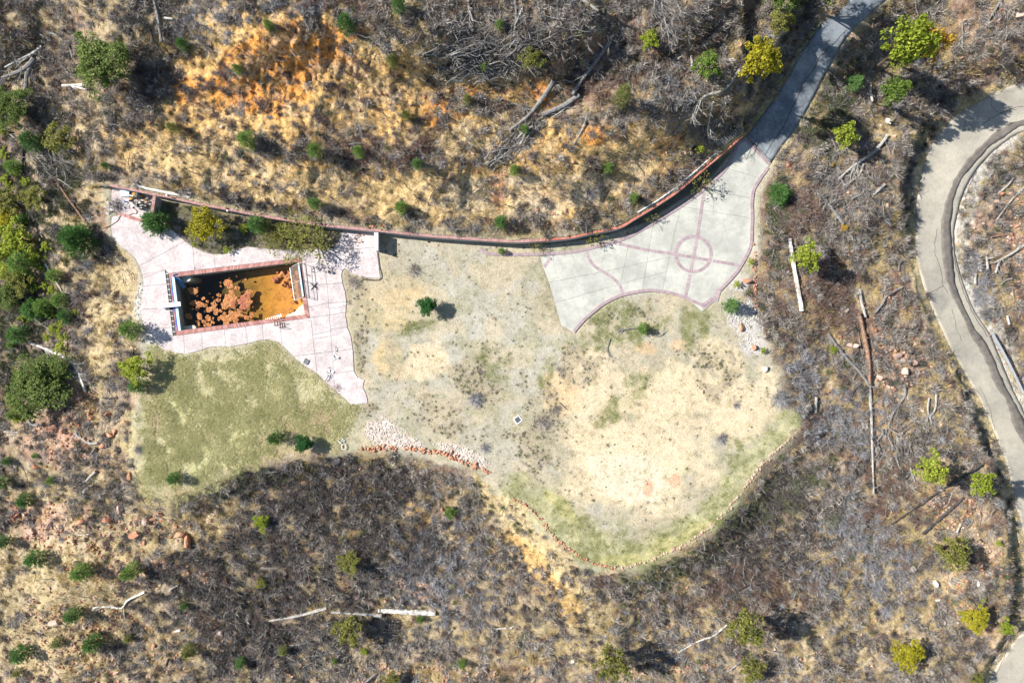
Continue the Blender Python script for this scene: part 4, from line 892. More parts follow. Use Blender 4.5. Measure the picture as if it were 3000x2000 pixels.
# broken pale furniture: a frame with bent legs
def debris(x, y, label, n, mat='white_metal', spread=.35, seed=1, name='broken_furniture', cat='debris', acc='black_metal', zb=.03):
    rr = random.Random(seed); r = empty(name, G(x, y, .02) if zb < 0 else at_z(x, y, zb), label, cat)
    for i in range(n):
        mb = MB(); a = rr.uniform(0, 6.28); c = Vector((rr.gauss(0, spread), rr.gauss(0, spread), rr.uniform(.02, .12))); L = rr.uniform(.1, .34)
        pts = [c - Vector((math.cos(a), math.sin(a), 0)) * L, c + Vector((rr.uniform(-.06, .06), rr.uniform(-.06, .06), .06)), c + Vector((math.cos(a + .4), math.sin(a + .4), 0)) * L]
        if rr.random() < .55: mb.tube(pts, rr.uniform(.015, .035), 5); mb.obj('rod', M[mat if rr.random() < .6 else acc], r)
        else: mb.box(c, (math.cos(a) * L * .5, math.sin(a) * L * .5, 0), (-math.sin(a) * .07, math.cos(a) * .07, .03), (0, 0, .012)); mb.obj('shard', M[mat], r)
    return r
debris(983, 1041, 'broken white chair remains beside a joint in the terrace', 6, seed=3, spread=.2)
debris(957, 1096, 'scattered white and black debris at the lawn edge of the terrace', 12, seed=5, spread=.24)
debris(1001, 1288, 'crushed white chair seat lying at the lawn corner', 6, seed=8, spread=.2, zb=-1)
ch = empty('plastic_chair', G(1008, 1308, .02), 'pale ring framed chair lying in the dry grass', 'chair')
mb = MB(); R_ = [(.22 * (abs(math.cos(a)) ** .5) * (1 if math.cos(a) > 0 else -1), .24 * (abs(math.sin(a)) ** .5) * (1 if math.sin(a) > 0 else -1), .10) for a in np.linspace(0, 2 * math.pi, 17)]; mb.tube(R_, .03, 6); mb.obj('seat_ring', M['white_metal'], ch)
for dx, dy in ((-.18,-.2),(.18,-.2),(.18,.2),(-.18,.2)): mb = MB(); bar(mb, (dx, dy, .1), (dx * 1.25, dy * 1.2, -.05), .02); mb.obj('leg', M['white_metal'], ch)
# equipment on the pad
eb = empty('electrical_cabinet', at_z(366, 567, .02), 'pale grey metal cabinet lying flat on the equipment pad', 'cabinet')
mb = MB(eb.location); q = [at_z(354, 557, .3), at_z(379, 560, .3), at_z(378, 576, .3), at_z(353, 574, .3)]; mb.prism([(p.x, p.y) for p in q], .02, .3); mb.obj('housing', M['white'], eb)
q2 = [p + ((q[0] + q[2]) / 2 - p) * .04 for p in q]; mb = MB(eb.location); mb.prism([(p.x, p.y) for p in q2], .302, .32); mb.obj('lid', M['pale_blue'], eb)
mb = MB(eb.location); c = at_z(373.5, 572, .32); mb.tube([c, c + Vector((0, 0, .03))], .05, 8); mb.obj('knob', M['black_metal'], eb)
tk = empty('filter_tank', at_z(410, 575, .02), 'scorched pool filter tank with a rust coloured lid', 'tank')
mb = MB(); mb.tube([(0,0,0),(0,0,.1),(0,0,.62),(0,0,.72)], [.2,.26,.26,.17], 12); mb.obj('body', M['bark_grey'], tk, True)
mb = MB(); mb.tube([(-.2,.05,.68),(-.2,.05,.76)], [.17,.15], 12); mb.obj('lid', M['ochre_cap'], tk)
for k, (x, y, s) in enumerate([(388,566,9),(393,580,8),(425,575,12),(430,590,12),(413,598,12),(422,608,10),(433,603,8),(403,600,7),(398,575,8)]):
    rr = random.Random(k); r = empty('burnt_pump', at_z(x, y, .02), ['heap of charred pump parts beside the pale cabinet','heap of charred pump parts below the filter tank','scorched pump housing right of the filter tank','scorched pump with white fittings near the stub wall','charred pipework heap at the middle of the pad','charred motor at the lower right of the heap','charred fittings closest to the stub wall','small charred valve at the left of the heap','charred bracket between cabinet and tank'][k], 'pump', 'burnt pool equipment')
    for i in range(9):
        mb = MB(); c = Vector((rr.gauss(0, s / PX * .5), rr.gauss(0, s / PX * .5), rr.uniform(.05, .3))); a = rr.uniform(0, 6.28); L = rr.uniform(.06, .2)
        d = Vector((math.cos(a), math.sin(a), rr.uniform(-.3, .5))) * L
        if i % 3: mb.tube([c - d, c + d], rr.uniform(.025, .07), 7)
        else: mb.box(c, d, (-d.y * .5, d.x * .5, 0), (0, 0, .06))
        mt = 'charred' if rr.random() < .7 else rr.choice(['white_metal', 'grey_metal', 'rust_metal', 'ochre_cap'] + (['red_junk'] if k == 2 else []))
        mb.obj('pipe' if i % 3 else 'casing', M[mt], r)
def pipe(name, pts, r_, mat, label, cat, z=.05):
    e = empty(name, at_z(*pts[0], z), label, cat); mb = MB(e.location); c = smooth_line(pts, 3) if len(pts) > 2 else resample(pts, 3)
    mb.tube([at_z(x, y, z) for x, y in c], r_, 6); mb.obj('run', M[mat], e); return e
pipe('upright_pipe', [(399,584),(399.5,605)], .035, 'white_metal', 'straight white pipe lying across the burnt equipment', 'pipe', .3)
pipe('hose', [(377,610),(390,610),(400,617),(399,626),(392,625),(383,628),(374,632)], .03, 'hose', 'curled brown hose on the equipment pad', 'hose')
pipe('hose', [(389,586),(390,595),(397,600)], .03, 'hose', 'short brown hose stub beside the white pipe', 'hose')
pipe('hose', [(352,632),(345,646),(333,655),(318,663),(305,668)], .035, 'hose', 'dark hose trailing off the terrace into the dry brush', 'hose', .04)
bu = empty('bucket', at_z(368, 591, .02), 'small bright blue bucket beside white scraps on the pad', 'bucket'); mb = MB(); mb.tube([(0,0,0),(0,0,.2)], [.06,.08], 9); mb.obj('body', M['blue_junk'], bu); mb = MB(); mb.tube([(.08,0,.2),(0,.02,.3),(-.08,0,.2)], .008, 4); mb.obj('handle', M['black_metal'], bu)
debris(370, 603, 'torn white sheeting on the equipment pad beside the blue bucket', 7, spread=.22, seed=12)
debris(322, 612, 'pile of pale ash and rubble at the left edge of the pad', 16, spread=.35, seed=14, acc='charred', zb=-1)
debris(1050, 694, 'orange and white rubble on the terrace beside the stub wall', 12, mat='rock_pink' , spread=.3, seed=19, acc='rust_metal')
pipe('culvert_pipe', [(284,534),(310,543)], .17, 'white', 'white broken drain pipe at the left end of the retaining wall', 'pipe', .6)
pipe('culvert_pipe', [(272,531),(280,533)], .12, 'white', 'small white pipe offcut beyond the longer broken one', 'pipe', .5)
# white gutter strips behind the wall
def gutter(pts, label, w=.09, mat='white_metal', lift=.05):
    e = empty('drain_channel', G(*pts[0], .05), label, 'channel'); mb = MB(e.location); c = resample(pts, 8)
    for i in range(len(c) - 1):
        p, q = G(*c[i], lift), G(*c[i + 1], lift); d = (q - p) / 2; n = Vector((-d.y, d.x, 0)).normalized(); mb.box((p + q) / 2, d * 1.02, n * w, (0, 0, .03))
    mb.obj('run', M[mat], e); return e
gutter([(391,538),(430,552),(480,562),(520,570),(555,578)], 'pale concrete channel behind the left end of the retaining wall')
gutter([(1868,622),(1925,588),(1985,546),(2050,490),(2098,448)], 'thin pale channel behind the red capped end of the wall', .05)
# caps: small solar lights fixed on the wall
for k, (x, y) in enumerate([(490,572),(507,580),(664,611),(668,618),(834,640),(1200,690),(1665,692),(1080,668),(940,657)]):
    e = empty('wall_light', at_z(x, y, WH), ['white lamp on the wall cap nearest the equipment pad','dark lamp on the wall cap next to the white one','small lamp on the wall cap above the yellow oak','fallen lamp below the cap above the yellow oak','small lamp on the cap above the sprawling olive tree','dark stub on the cap over the gravel yard','rusty stub on the cap above the pale court','dark stub on the cap beside the dividing stub wall','small stub on the cap over the planting bed'][k], 'lamp', 'stubs of lamps along the wall cap')
    mb = MB(); mb.tube([(0,0,0),(0,0,.12),(0,0,.13)], [.05,.06,.10], 8); mb.obj('post', M['white' if k in (0, 3) else 'black_metal'], e); mb = MB(); mb.tube([(0,0,.13),(0,0,.17)], [.1,.04], 8); mb.obj('cap', M['white' if k in (0, 3) else 'rust_metal'], e)
# timber stakes above the wall end
for k in range(12):
    t = k / 11; x0, y0 = 2096 + 66 * t, 418 - 50 * t; e = empty('timber_sleeper', G(x0, y0, .05), ['lowest','second lowest','third lowest','fourth lowest','fifth lowest','sixth lowest','sixth highest','fifth highest','fourth highest','third highest','second highest','topmost'][k] + ' timber sleeper of the row above the wall end', 'sleeper', 'timber sleepers above the wall end')
    p, q = G(x0, y0, .10), G(x0 + 14, y0 + 15, .10); mb = MB(e.location); d = (q - p) / 2; n = Vector((-d.y, d.x, 0)).normalized(); mb.box((p + q) / 2, d, n * .07, (0, 0, .10)); mb.obj('timber', M['bark_grey'], e)
    mb = MB(e.location); c = q; mb.tube([c - Vector((0, 0, .25)), c + Vector((0, 0, .22))], .04, 6); mb.obj('stake', M['bark_grey'], e)

# ------------------------------------------------------------------ guard rail by the road
gr = empty('guard_rail', GS(2950, 1060, 0), 'galvanised guard rail on the outer side of the lower road', 'guard rail')
gp = smooth_line([(2904,972),(2925,1008),(2950,1054),(2974,1102),(3000,1156),(3040,1240)], 6)
P3 = [GS(x, y, .68) for x, y in gp]
mb = MB(gr.location); prof = [(-.03, .16), (.05, .10), (-.02, .0), (.05, -.10), (-.03, -.16)]
for off in (0,):
    vs = []; m = len(prof)
    for i, p in enumerate(P3):
        t = (P3[min(i + 1, len(P3) - 1)] - P3[max(i - 1, 0)]).normalized(); n = Vector((t.y, -t.x, 0)).normalized()
        for a, b in prof: vs.append(p + n * (a - .03) + Vector((0, 0, b)))
        for a, b in prof: vs.append(p + n * (a + .0) + Vector((0, 0, b)))
    fs = []
    for i in range(len(P3) - 1):
        A = i * 2 * m; B = A + 2 * m
        for k in range(m - 1): fs.append((A + k, A + k + 1, B + k + 1, B + k)); fs.append((A + m + k, B + m + k, B + m + k + 1, A + m + k + 1))
        fs.append((A, B, B + m, A + m)); fs.append((A + m - 1, A + 2 * m - 1, B + 2 * m - 1, B + m - 1))
    mb.add(vs, fs)
mb.obj('beam', M['grey_metal'], gr)
for i in range(2, len(P3), 8):
    mb = MB(gr.location); p = P3[i]; mb.box(p + Vector((.10, .05, -.32)), (.06, 0, 0), (0, .05, 0), (0, 0, .42)); mb.obj('post', M['bark_brown'], gr)
# ------------------------------------------------------------------ trees
def leaf_cloud(centres, radii, n_each, size, flat=.6, up=.4):
    """small leaf-sized quads filling the given clumps"""
    C_ = np.repeat(np.array(centres, float), n_each, 0); R_ = np.repeat(np.array(radii, float), n_each)
    n = len(C_); d = rng.normal(size=(n, 3)); d /= np.linalg.norm(d, axis=1)[:, None]
    r = R_ * rng.uniform(.35, 1.05, n) ** .6
    P_ = C_ + d * r[:, None] * [1, 1, flat]
    a = rng.normal(size=(n, 3)); a[:, 2] *= .45; a /= np.linalg.norm(a, axis=1)[:, None]
    b = np.cross(a, rng.normal(size=(n, 3)) * [.6, .6, .3] + [0, 0, 1.0]); b /= np.linalg.norm(b, axis=1)[:, None] + 1e-9
    s = size * rng.uniform(.6, 1.3, n)[:, None]
    V_ = np.stack([P_ - a * s, P_ + b * s * .55, P_ + a * s, P_ - b * s * .55], 1).reshape(-1, 3)
    return V_, np.arange(4 * n).reshape(-1, 4)
def make_oak(name, R, nclump, leaves, size, flat=.8, seed=0, gap=.0, spread=1.0):
    """crown of leaf clumps on real limbs; unit: metres, base at 0, crown middle at about R*1.1"""
    global rng; rng = np.random.default_rng(seed); rr = random.Random(seed)
    hc = R * 1.15; cs = []; rs = []
    tr = MB(); tr.tube([(0,0,-.3), (rr.uniform(-.05,.05)*R, rr.uniform(-.05,.05)*R, hc*.45), (0, 0, hc*.8)], [.055*R+.03, .045*R+.02, .02*R+.01], 7, .1)
    for i in range(nclump):
        a = i * 2.39996 + rr.uniform(-.4, .4); q = math.sqrt((i + .5) / nclump); ra = R * (q * .86 + rr.uniform(-.12, .12)) * spread
        lob = 1 + .22 * math.sin(a * 3 + seed) + .12 * math.sin(a * 5 + seed * 2)
        z = hc + R * flat * (.62 * math.sqrt(max(0, 1 - q * q)) - .15) + rr.uniform(-.22, .22) * R
        if rr.random() < gap: continue
        c = (math.cos(a) * ra * lob, math.sin(a) * ra * lob, z); cs.append(c); rs.append(R * rr.uniform(.15, .27))
        if i % 2 == 0: tr.tube([(0, 0, hc * rr.uniform(.3, .6)), (c[0]*.5, c[1]*.5, hc * .75 + c[2]*.1), c], [.022*R+.012, .014*R+.01, .008], 4, .1, False)
    V_, F_ = leaf_cloud(cs, rs, leaves, size)
    return tr, V_, F_
def make_pine(R, Hh, tufts, seed=0, blade=.17, wide=.010):
    """whorls of branches carrying needle sprays"""
    r_ = np.random.default_rng(seed); rr = random.Random(seed)
    tr = MB(); tr.tube([(0,0,-.3),(0,0,Hh*.5),(0,0,Hh*.97)], [.03*Hh*.6+.015, .02*Hh*.6+.01, .006], 6, .05)
    P_ = []; D_ = []
    nb = 120
    for i in range(nb):
        t = (i + .5) / nb; z = Hh * (.10 + .86 * t); L = R * min(1, .72 + 1.6 * t) * (1 - t) ** .5 * rr.uniform(.8, 1.08); a = i * 2.39996 + rr.uniform(-.3, .3)
        up = .25 + .8 * t; e = Vector((math.cos(a) * L, math.sin(a) * L, L * up * .55)); b0 = Vector((0, 0, z - L * .1))
        if i % 4 == 0: tr.tube([b0, b0 + e], [.012, .004], 3, 0, False)
        m = max(3, int(tufts / nb * (.4 + L / R)))
        for k in range(m):
            s = rr.uniform(.3, 1.05); p = b0 + e * s + Vector((rr.gauss(0, .05), rr.gauss(0, .05), rr.gauss(0, .04))) * (R + .3); P_.append(p); D_.append((e.normalized() + Vector((0, 0, .45))))
    P_ = np.array(P_); D_ = np.array(D_); n = len(P_); K_ = 7
    P2 = np.repeat(P_, K_, 0); D2 = np.repeat(D_, K_, 0) + r_.normal(size=(n * K_, 3)) * .62; D2 /= np.linalg.norm(D2, axis=1)[:, None]
    s = np.cross(D2, r_.normal(size=(n * K_, 3))); s /= np.linalg.norm(s, axis=1)[:, None]
    Lb = blade * r_.uniform(.6, 1.2, (n * K_, 1)); w = wide * 1.6
    V_ = np.stack([P2 - s * w, P2 + s * w, P2 + D2 * Lb], 1).reshape(-1, 3); return tr, V_, np.arange(3 * n * K_).reshape(-1, 3)
PROTO = {}
def proto(key, builder, crown_mat, name):
    tr, V_, F_ = builder(); tm = tr.mesh('trunk', M['bark']); cm = mesh_np('crown', V_, F_, M[crown_mat]); PROTO[key] = (name, tm, cm)
for k, s in enumerate((3, 7, 12)):
    proto('pine%d' % k, lambda s=s: make_pine(1.0, 2.5, 640, s, blade=.21, wide=.013), 'pine_green', 'pine_sapling')
    nm = 'pine%d' % k; PROTO['pb%d' % k] = ('pine_sapling', PROTO[nm][1], PROTO[nm][2].copy()); PROTO['pb%d' % k][2].materials[0] = M['pine_blue']
    PROTO['po%d' % k] = ('pine_sapling', PROTO[nm][1], PROTO[nm][2].copy()); PROTO['po%d' % k][2].materials[0] = M['pine_olive']
for k, s in enumerate((21, 34)):
    proto('bp%d' % k, lambda s=s: make_pine(1.7, 3.0, 1500, s, blade=.28, wide=.015), 'pine_blue', 'pine_tree')
def oakset(key, mat, R, nc, lv, sz, seeds, **kw):
    for k, s in enumerate(seeds): proto(key + str(k), lambda s=s: make_oak(key, R, nc, lv, sz, seed=s, **kw), mat, 'oak_tree')
oakset('oy', 'oak_yellow', 1.5, 60, 60, .085, (1, 2), flat=.9); oakset('ol', 'oak_lime', 1.3, 46, 52, .08, (3, 4), flat=.9, gap=.12)
oakset('og', 'oak_green', 1.3, 46, 60, .08, (5, 6), flat=.9, gap=.08); oakset('oo', 'olive_leaf', 1.4, 52, 50, .08, (7, 8), flat=.9, gap=.15)
oakset('od', 'oak_dark', 2.4, 90, 75, .10, (9, 10), flat=.75, gap=.08); oakset('dg', 'dense_green', 1.0, 110, 48, .055, (11,), flat=1.15, spread=.88)
oakset('sp', 'olive_leaf', 2.3, 80, 26, .09, (12, 13), flat=.5, gap=.2, spread=1.1); oakset('gd', 'oak_gold', 1.2, 40, 45, .08, (14,), flat=.8, gap=.15)
oakset('sh', 'oak_lime', .6, 22, 34, .06, (15, 16), flat=1.0); oakset('vn', 'olive_leaf', 1.0, 26, 13, .07, (17, 18), flat=.5, gap=.3, spread=1.15)
UNIT = {'pine': .92, 'pb': .92, 'po': .92, 'bp': 1.6, 'oy': 1.55, 'ol': 1.35, 'og': 1.35, 'oo': 1.45, 'od': 2.5, 'dg': 1.05, 'sp': 2.5, 'gd': 1.25, 'sh': .62, 'vn': 1.1}
HC = {'pine': 1.2, 'pb': 1.2, 'po': 1.2, 'bp': 1.4, 'oy': 1.8, 'ol': 1.6, 'og': 1.6, 'oo': 1.7, 'od': 2.9, 'dg': 1.3, 'sp': 2.6, 'gd': 1.4, 'sh': .7, 'vn': 1.1}
NAMES = {'pine': 'pine_sapling', 'pb': 'pine_sapling', 'po': 'pine_sapling', 'bp': 'pine_tree', 'sh': 'leafy_shrub', 'vn': 'hanging_shrub'}
rt = random.Random(4)
def tree(kind, x, y, r, label, hs=1.0, group=None, n=None):
    opts = [k for k in PROTO if k.rstrip('0123456789') == kind]; key = opts[rt.randrange(len(opts))] if n is None else kind + str(n)
    nm, tm, cm = PROTO[key]; z = float(samp(ZS, np.array(x, float), np.array(y, float)))
    s = r / PX * (H - z) / H / UNIT[kind]; hc = HC[kind] * s * hs
    bx, by = base_of(x, y, hc)
    nm = NAMES.get(kind, 'oak_tree'); cat = {'leafy_shrub': 'shrub', 'hanging_shrub': 'shrub', 'pine_sapling': 'pine', 'pine_tree': 'pine'}.get(nm, 'oak')
    e = empty(nm, G(bx, by, 0), label, cat, group, rt.uniform(0, 6.28)); e.scale = (s, s, s * hs)
    t_ = link('trunk', tm, e); c_ = link('crown', cm, e); return e
SAP = 'young pines scattered over the slopes'; OAK = 'oaks resprouting on the burnt slopes'; LSH = 'leafy shrubs on the left slope'
T = [
 ('pb',1167,15,22,'pine sapling at the very top edge, above the brush line',1.1),('pb',1014,70,28,'bushy pine sapling at the top of the orange slope, casting a long shadow',1.1),('pine',786,73,14,'narrow pine sapling above the bright orange scar',1.3),
 ('pb',536,131,18,'blue green pine sapling at the upper left corner of the orange slope',1.2),('pine',695,202,15,'pine sapling on bare orange soil left of the eroded scar',1.2),('pine',1463,73,15,'small pine between charred trunks above the big branch pile',1.0),
 ('pine',1418,197,13,'small pine growing out of the big branch pile',1.1),('po',1148,179,18,'olive pine sapling mid slope, left of the big branch pile',1.3),('po',1369,291,15,'olive pine sapling just under the big branch pile',1.3),
 ('po',1189,337,15,'olive pine sapling in the centre of the dark brush',1.4),('pine',1537,379,15,'bright pine sapling at the head of the lower branch pile',1.1),('po',1824,281,26,'tall olive conifer throwing the longest shadow on the upper slope',1.9),
 ('pine',722,411,28,'broad pine sapling on tan soil, left middle of the slope',1.1),('po',506,374,17,'olive pine sapling on the left flank of the slope',1.2),('pine',921,440,23,'pine sapling, left of a close pair above the wall',1.1),
 ('pine',1050,444,18,'pine sapling, right of a close pair above the wall',1.3),('pb',1221,480,17,'pine sapling beside a scrap of teal cloth',1.1),('pine',1508,498,17,'pine sapling at the foot of the lower branch pile',1.2),
 ('pine',1782,492,17,'pine sapling on the pale path above the wall',1.1),('sh',2051,436,15,'lime shrub by the timber sleepers',1.0),('pine',1857,579,15,'small pine sapling close to the red capped curve',1.1),
 ('pb',921,597,21,'pine sapling near the wall above the sprawling olive tree',1.1),('pine',1175,608,21,'pine sapling near the wall above the dividing stub wall',1.1),('pb',1467,650,22,'dark pine sapling touching the middle of the retaining wall',1.0),
 ('pb',310,485,12,'tiny pine sapling near the left end of the wall',1.0),('pine',1469,736,11,'tiny bright pine inside the rose brick border',.9),
 ('od',296,185,84,'large dark oak alone on the upper left slope',.9),('oo',172,404,47,'olive oak below the large dark oak',.9),('od',26,313,62,'dark oak cut by the left edge, upper third',.8),('pb',92,414,31,'soft blue green pine at the left, beside a fallen trunk',.9),
 ('oo',98,581,40,'olive yellow shrub oak at the left of the long brown log',.7),('oo',17,585,44,'yellowing oak at the left edge beside its olive neighbour',.7),
 ('bp',229,701,54,'big dark pine shading the left rim of the terrace',1.0),('pine',380,966,31,'round pine at the lower left rim of the pool terrace',.9),
 ('bp',453,650,43,'broad blue green pine over the corner of the equipment pad',.75),('oy',600,657,50,'bright yellow green oak in the bed behind the pool',.9),('pb',753,657,30,'blue green pine at the middle of the bed behind the pool',.9),
 ('sp',880,700,82,'sprawling open olive tree over the terrace behind the pool',.62),('sp',810,690,50,'low left limbed olive bush joined to the sprawling tree',.6),('sh',716,668,16,'small yellow shrub left of the bed pine',.8),('sh',570,716,10,'tiny yellow shrub at the bed edge under the yellow oak',.8),('sh',664,733,12,'tiny green shrub low in the bed behind the pool',.8),
 ('dg',1252,896,31,'round dense evergreen alone on the gravel yard',.95),('pine',1883,963,18,'bright pine sapling in the grass crescent under the court',.8),('pb',2143,895,25,'dark green pine at the lower right corner of the court',.9),
 ('sh',2160,833,12,'small lime shrub beside the brown boulder',.8),('sh',2199,766,12,'small lime shrub at the right edge of the court',.8),('sh',2235,1026,11,'lime shrub below the pale chips at the pad edge',.8),
 ('bp',2283,570,37,'light green pine right of the court',.7),('ol',2475,396,38,'yellow green oak between the driveway and the road',1.5),('pb',2505,242,25,'blue green pine right of the asphalt driveway',.9),
 ('og',2624,266,40,'rounded green oak below the two coloured tree',2.2),('ol',2660,125,66,'large green half of the two coloured autumn tree',2.2),('gd',2722,135,48,'golden half of the two coloured autumn tree',2.6),('ol',2640,165,36,'lime lower branch mass of the two coloured autumn tree',2.4),
 ('ol',2362,752,43,'lime oak growing beside the white fallen log',1.5),('sh',2441,1024,13,'small green shrub by the forked grey log',.8),('gd',2474,666,12,'tiny golden bush on the right hand slope',.6),('gd',2438,480,9,'tiny golden sprout below the yellow green oak',.6),
 ('og',2070,194,42,'mid green oak beside the bright yellow one',1.4),('oy',2226,181,56,'bright yellow oak at the left edge of the driveway',2.0),('ol',1903,117,30,'lime sapling between branches at the upper middle right',1.2),
 ('oo',1560,165,42,'thin olive bush at the right end of the big branch pile',.9),('ol',2727,1375,44,'lime oak left of a pair near the lower road',1.7),('ol',2873,1414,38,'lime oak right of a pair near the lower road',1.6),
 ('oo',2790,1618,50,'large olive oak beside the lower road bank',1.4),('sh',2926,1590,11,'small green shrub on the bank crest above the road',.8),('sh',2880,1755,9,'tiny bright shrub near the lower bank',.7),('oy',2856,1812,42,'spreading yellow oak close to the road near the lower right',.8),
 ('ol',2948,1838,23,'small lime oak on the very lip of the bank',1.0),('oy',2658,1916,46,'round yellow oak at the bottom right',.9),('oo',2863,1990,22,'olive oak cut by the bottom edge near the road',.8),
 ('oo',2185,1840,54,'large olive oak beside the white fallen snag',1.7),('oo',2202,1958,40,'olive oak below the one with the white snag',.9),('oo',1793,1941,50,'dark olive oak at the bottom, right of the tan path',1.4),
 ('oo',1022,1648,36,'low olive bush beside the dark brush heap',.5),('oo',1020,1848,46,'olive oak under the white logs',.9),('og',1318,1499,20,'small green oak on the brush slope below the stone edging',.9),('ol',765,1529,25,'light green bush inside the dark brush left of centre',.8),('oo',763,1707,18,'faint olive bush at the left end of the thin grey log',.8),
 ('sh',1322,1714,9,'tiny green shrub beside the rubble heap',.8),('pine',1231,1812,12,'tiny pine under the thick white log',.9),('po',829,1905,15,'olive pine sapling in bottom brush, left of the olive oak',.9),('ol',1065,1907,12,'tiny lime shrub under the olive oak',.7),('pine',982,1935,10,'tiny pine sapling near the bottom charred stump',.9),
 ('pine',1354,1943,13,'tiny pine sapling at the bottom centre',1.1),('oo',1146,1990,28,'olive oak cut by the bottom edge, centre left',.8),
 ('pb',72,1467,23,'dark pine sapling beside rubble on the lower left slope',.8),('pb',102,1635,30,'broad dark pine, left of a row of three on the lower left slope',.8),('pine',238,1675,29,'pine in the middle of a row of three on the lower left slope',.9),('pine',383,1673,26,'pine at the right of a row of three, long shadow over brush',1.2),
 ('pb',213,1801,24,'blue green pine above the lowest left row',.9),('pb',272,1884,29,'round dark pine, right one of the lowest left row',.8),('pb',62,1916,29,'round dark pine, left one of the lowest left row',.8),('pb',508,1401,20,'dark round pine on the lower tip of the lawn',.9),
 ('po',551,1907,22,'olive pine near the bottom, above a bare spot',.9),('pb',704,1941,17,'small dark pine at the bottom edge of the brush',.9),('pb',538,1775,12,'tiny pine beside the white forked branch',.9),('pine',149,1407,13,'tiny narrow pine amid red rubble',1.0),('po',377,1869,14,'tiny olive pine between reddish stones',.9),
 ('po',166,1882,17,'dull grey green pine between the two round dark ones',.7),('po',51,1969,14,'small dull pine in the bottom left corner',.8),('pb',21,1350,14,'small pine at the left edge above the rubble',.8),('pb',4,1414,20,'pine cut by the left edge near the rubble',.8),('pb',4,1588,20,'pine cut by the left edge on the lower slope',1.0),('pine',102,1335,9,'tiny pine above the red boulder',.8),
 ('pb',807,1283,22,'left pine of the dark pair at the foot of the lawn',1.3),('dg',890,1300,29,'right bushy tree of the dark pair at the foot of the lawn',.9),
 ('ol',395,1080,46,'sparse yellow green oak at the upper left tip of the lawn',.8),('pb',399,1130,24,'pine under the sparse oak at the lawn tip',.8),
 ('od',98,1140,88,'massive dark oak on the left slope above the red rubble',.55),('od',150,1085,58,'upper right bulge of the dark oak grove above the rubble',.5),('pine',38,1215,19,'small pine below the massive dark oak',.8),('sh',51,1228,13,'tiny yellow shrub below the massive dark oak',.7),
]
LEFT = [('pine',38,489,25),('sh',10,451,18),('sh',74,532,15),('pine',64,773,40),('ol',42,700,60),('oy',17,635,42),('ol',17,740,40),('oo',55,824,48),('od',13,870,42),('pine',157,807,23),('sh',136,722,18),('sh',121,786,13),('sh',132,837,15),('sh',153,850,16),('pine',174,879,24),('bp',93,905,36),('pine',127,900,30),('pb',191,926,24),('sh',157,922,12),('sh',221,913,10),('pb',51,979,30),('sh',136,988,14),('sh',159,964,19),('sh',183,988,21),('sh',176,1022,20),('sh',178,951,13),('sh',8,385,14),('pine',30,1010,12),('ol',100,752,26),('sh',12,525,16),('sh',25,540,12),('pb',70,642,20),('sh',48,500,14),('ol',20,800,30),('og',92,840,22),('sh',70,930,15)]
LLAB = {'ol':'bright lime bush','pine':'bright green pine','sh':'small lime shrub','oo':'olive yellow bush','oy':'yellowest bush','od':'dark oak bush','bp':'large dark pine','pb':'dark blue green pine','og':'mid green bush'}
def where_left(x, y):
    v = 'beside the long brown log' if y < 560 else 'in the thicket left of the big terrace pine' if y < 760 else 'in the middle of the left thicket' if y < 860 else 'at the lower end of the left thicket' if y < 945 else 'just above the bleached dead tree'
    return v + (', by the picture edge' if x < 30 else ', on its outer side' if x > 150 else '')
seen_l = {}
for k, x, y, r, lb, hs in T:
    tree(k, x, y, r, lb, hs, SAP if k in ('pine', 'pb', 'po') else OAK if k[0] == 'o' else None)
for k, x, y, r in LEFT:
    lb = LLAB[k] + ' ' + where_left(x, y); c = seen_l.get(lb, 0); seen_l[lb] = c + 1
    if c: lb = lb.replace(LLAB[k], ['', 'second ' , 'third ', 'fourth ', 'fifth '][min(c, 4)] + LLAB[k])
    tree(k, x, y, r, lb, .75, LSH)
for x, y, r, lb, s_ in ((1572,722,24,'thin drooping shrub on the wall above the short left border',1), (1745,702,30,'thin drooping shrub on the wall over the court entrance band',1), (1912,640,22,'thin drooping shrub half way along the red capped wall',1), (2060,540,36,'thin drooping shrub nearest the upper end of the red capped wall',1)):
    tree('vn', x, y, r, lb, 1.0, 'thin shrubs in the strip below the wall')
# trees just outside the frame whose shade falls on the driveway
tree('od', 2425, -78, 74, 'large oak standing above the top of the driveway', 1.9); tree('oo', 2290, 62, 40, 'olive oak hanging over the driveway top', 1.1); tree('od', 2215, 262, 40, 'dark oak at the lower left edge of the driveway', 1.4) if False else None
tree('od', 2300, -30, 60, 'dark oak at the top edge left of the driveway', 1.7)

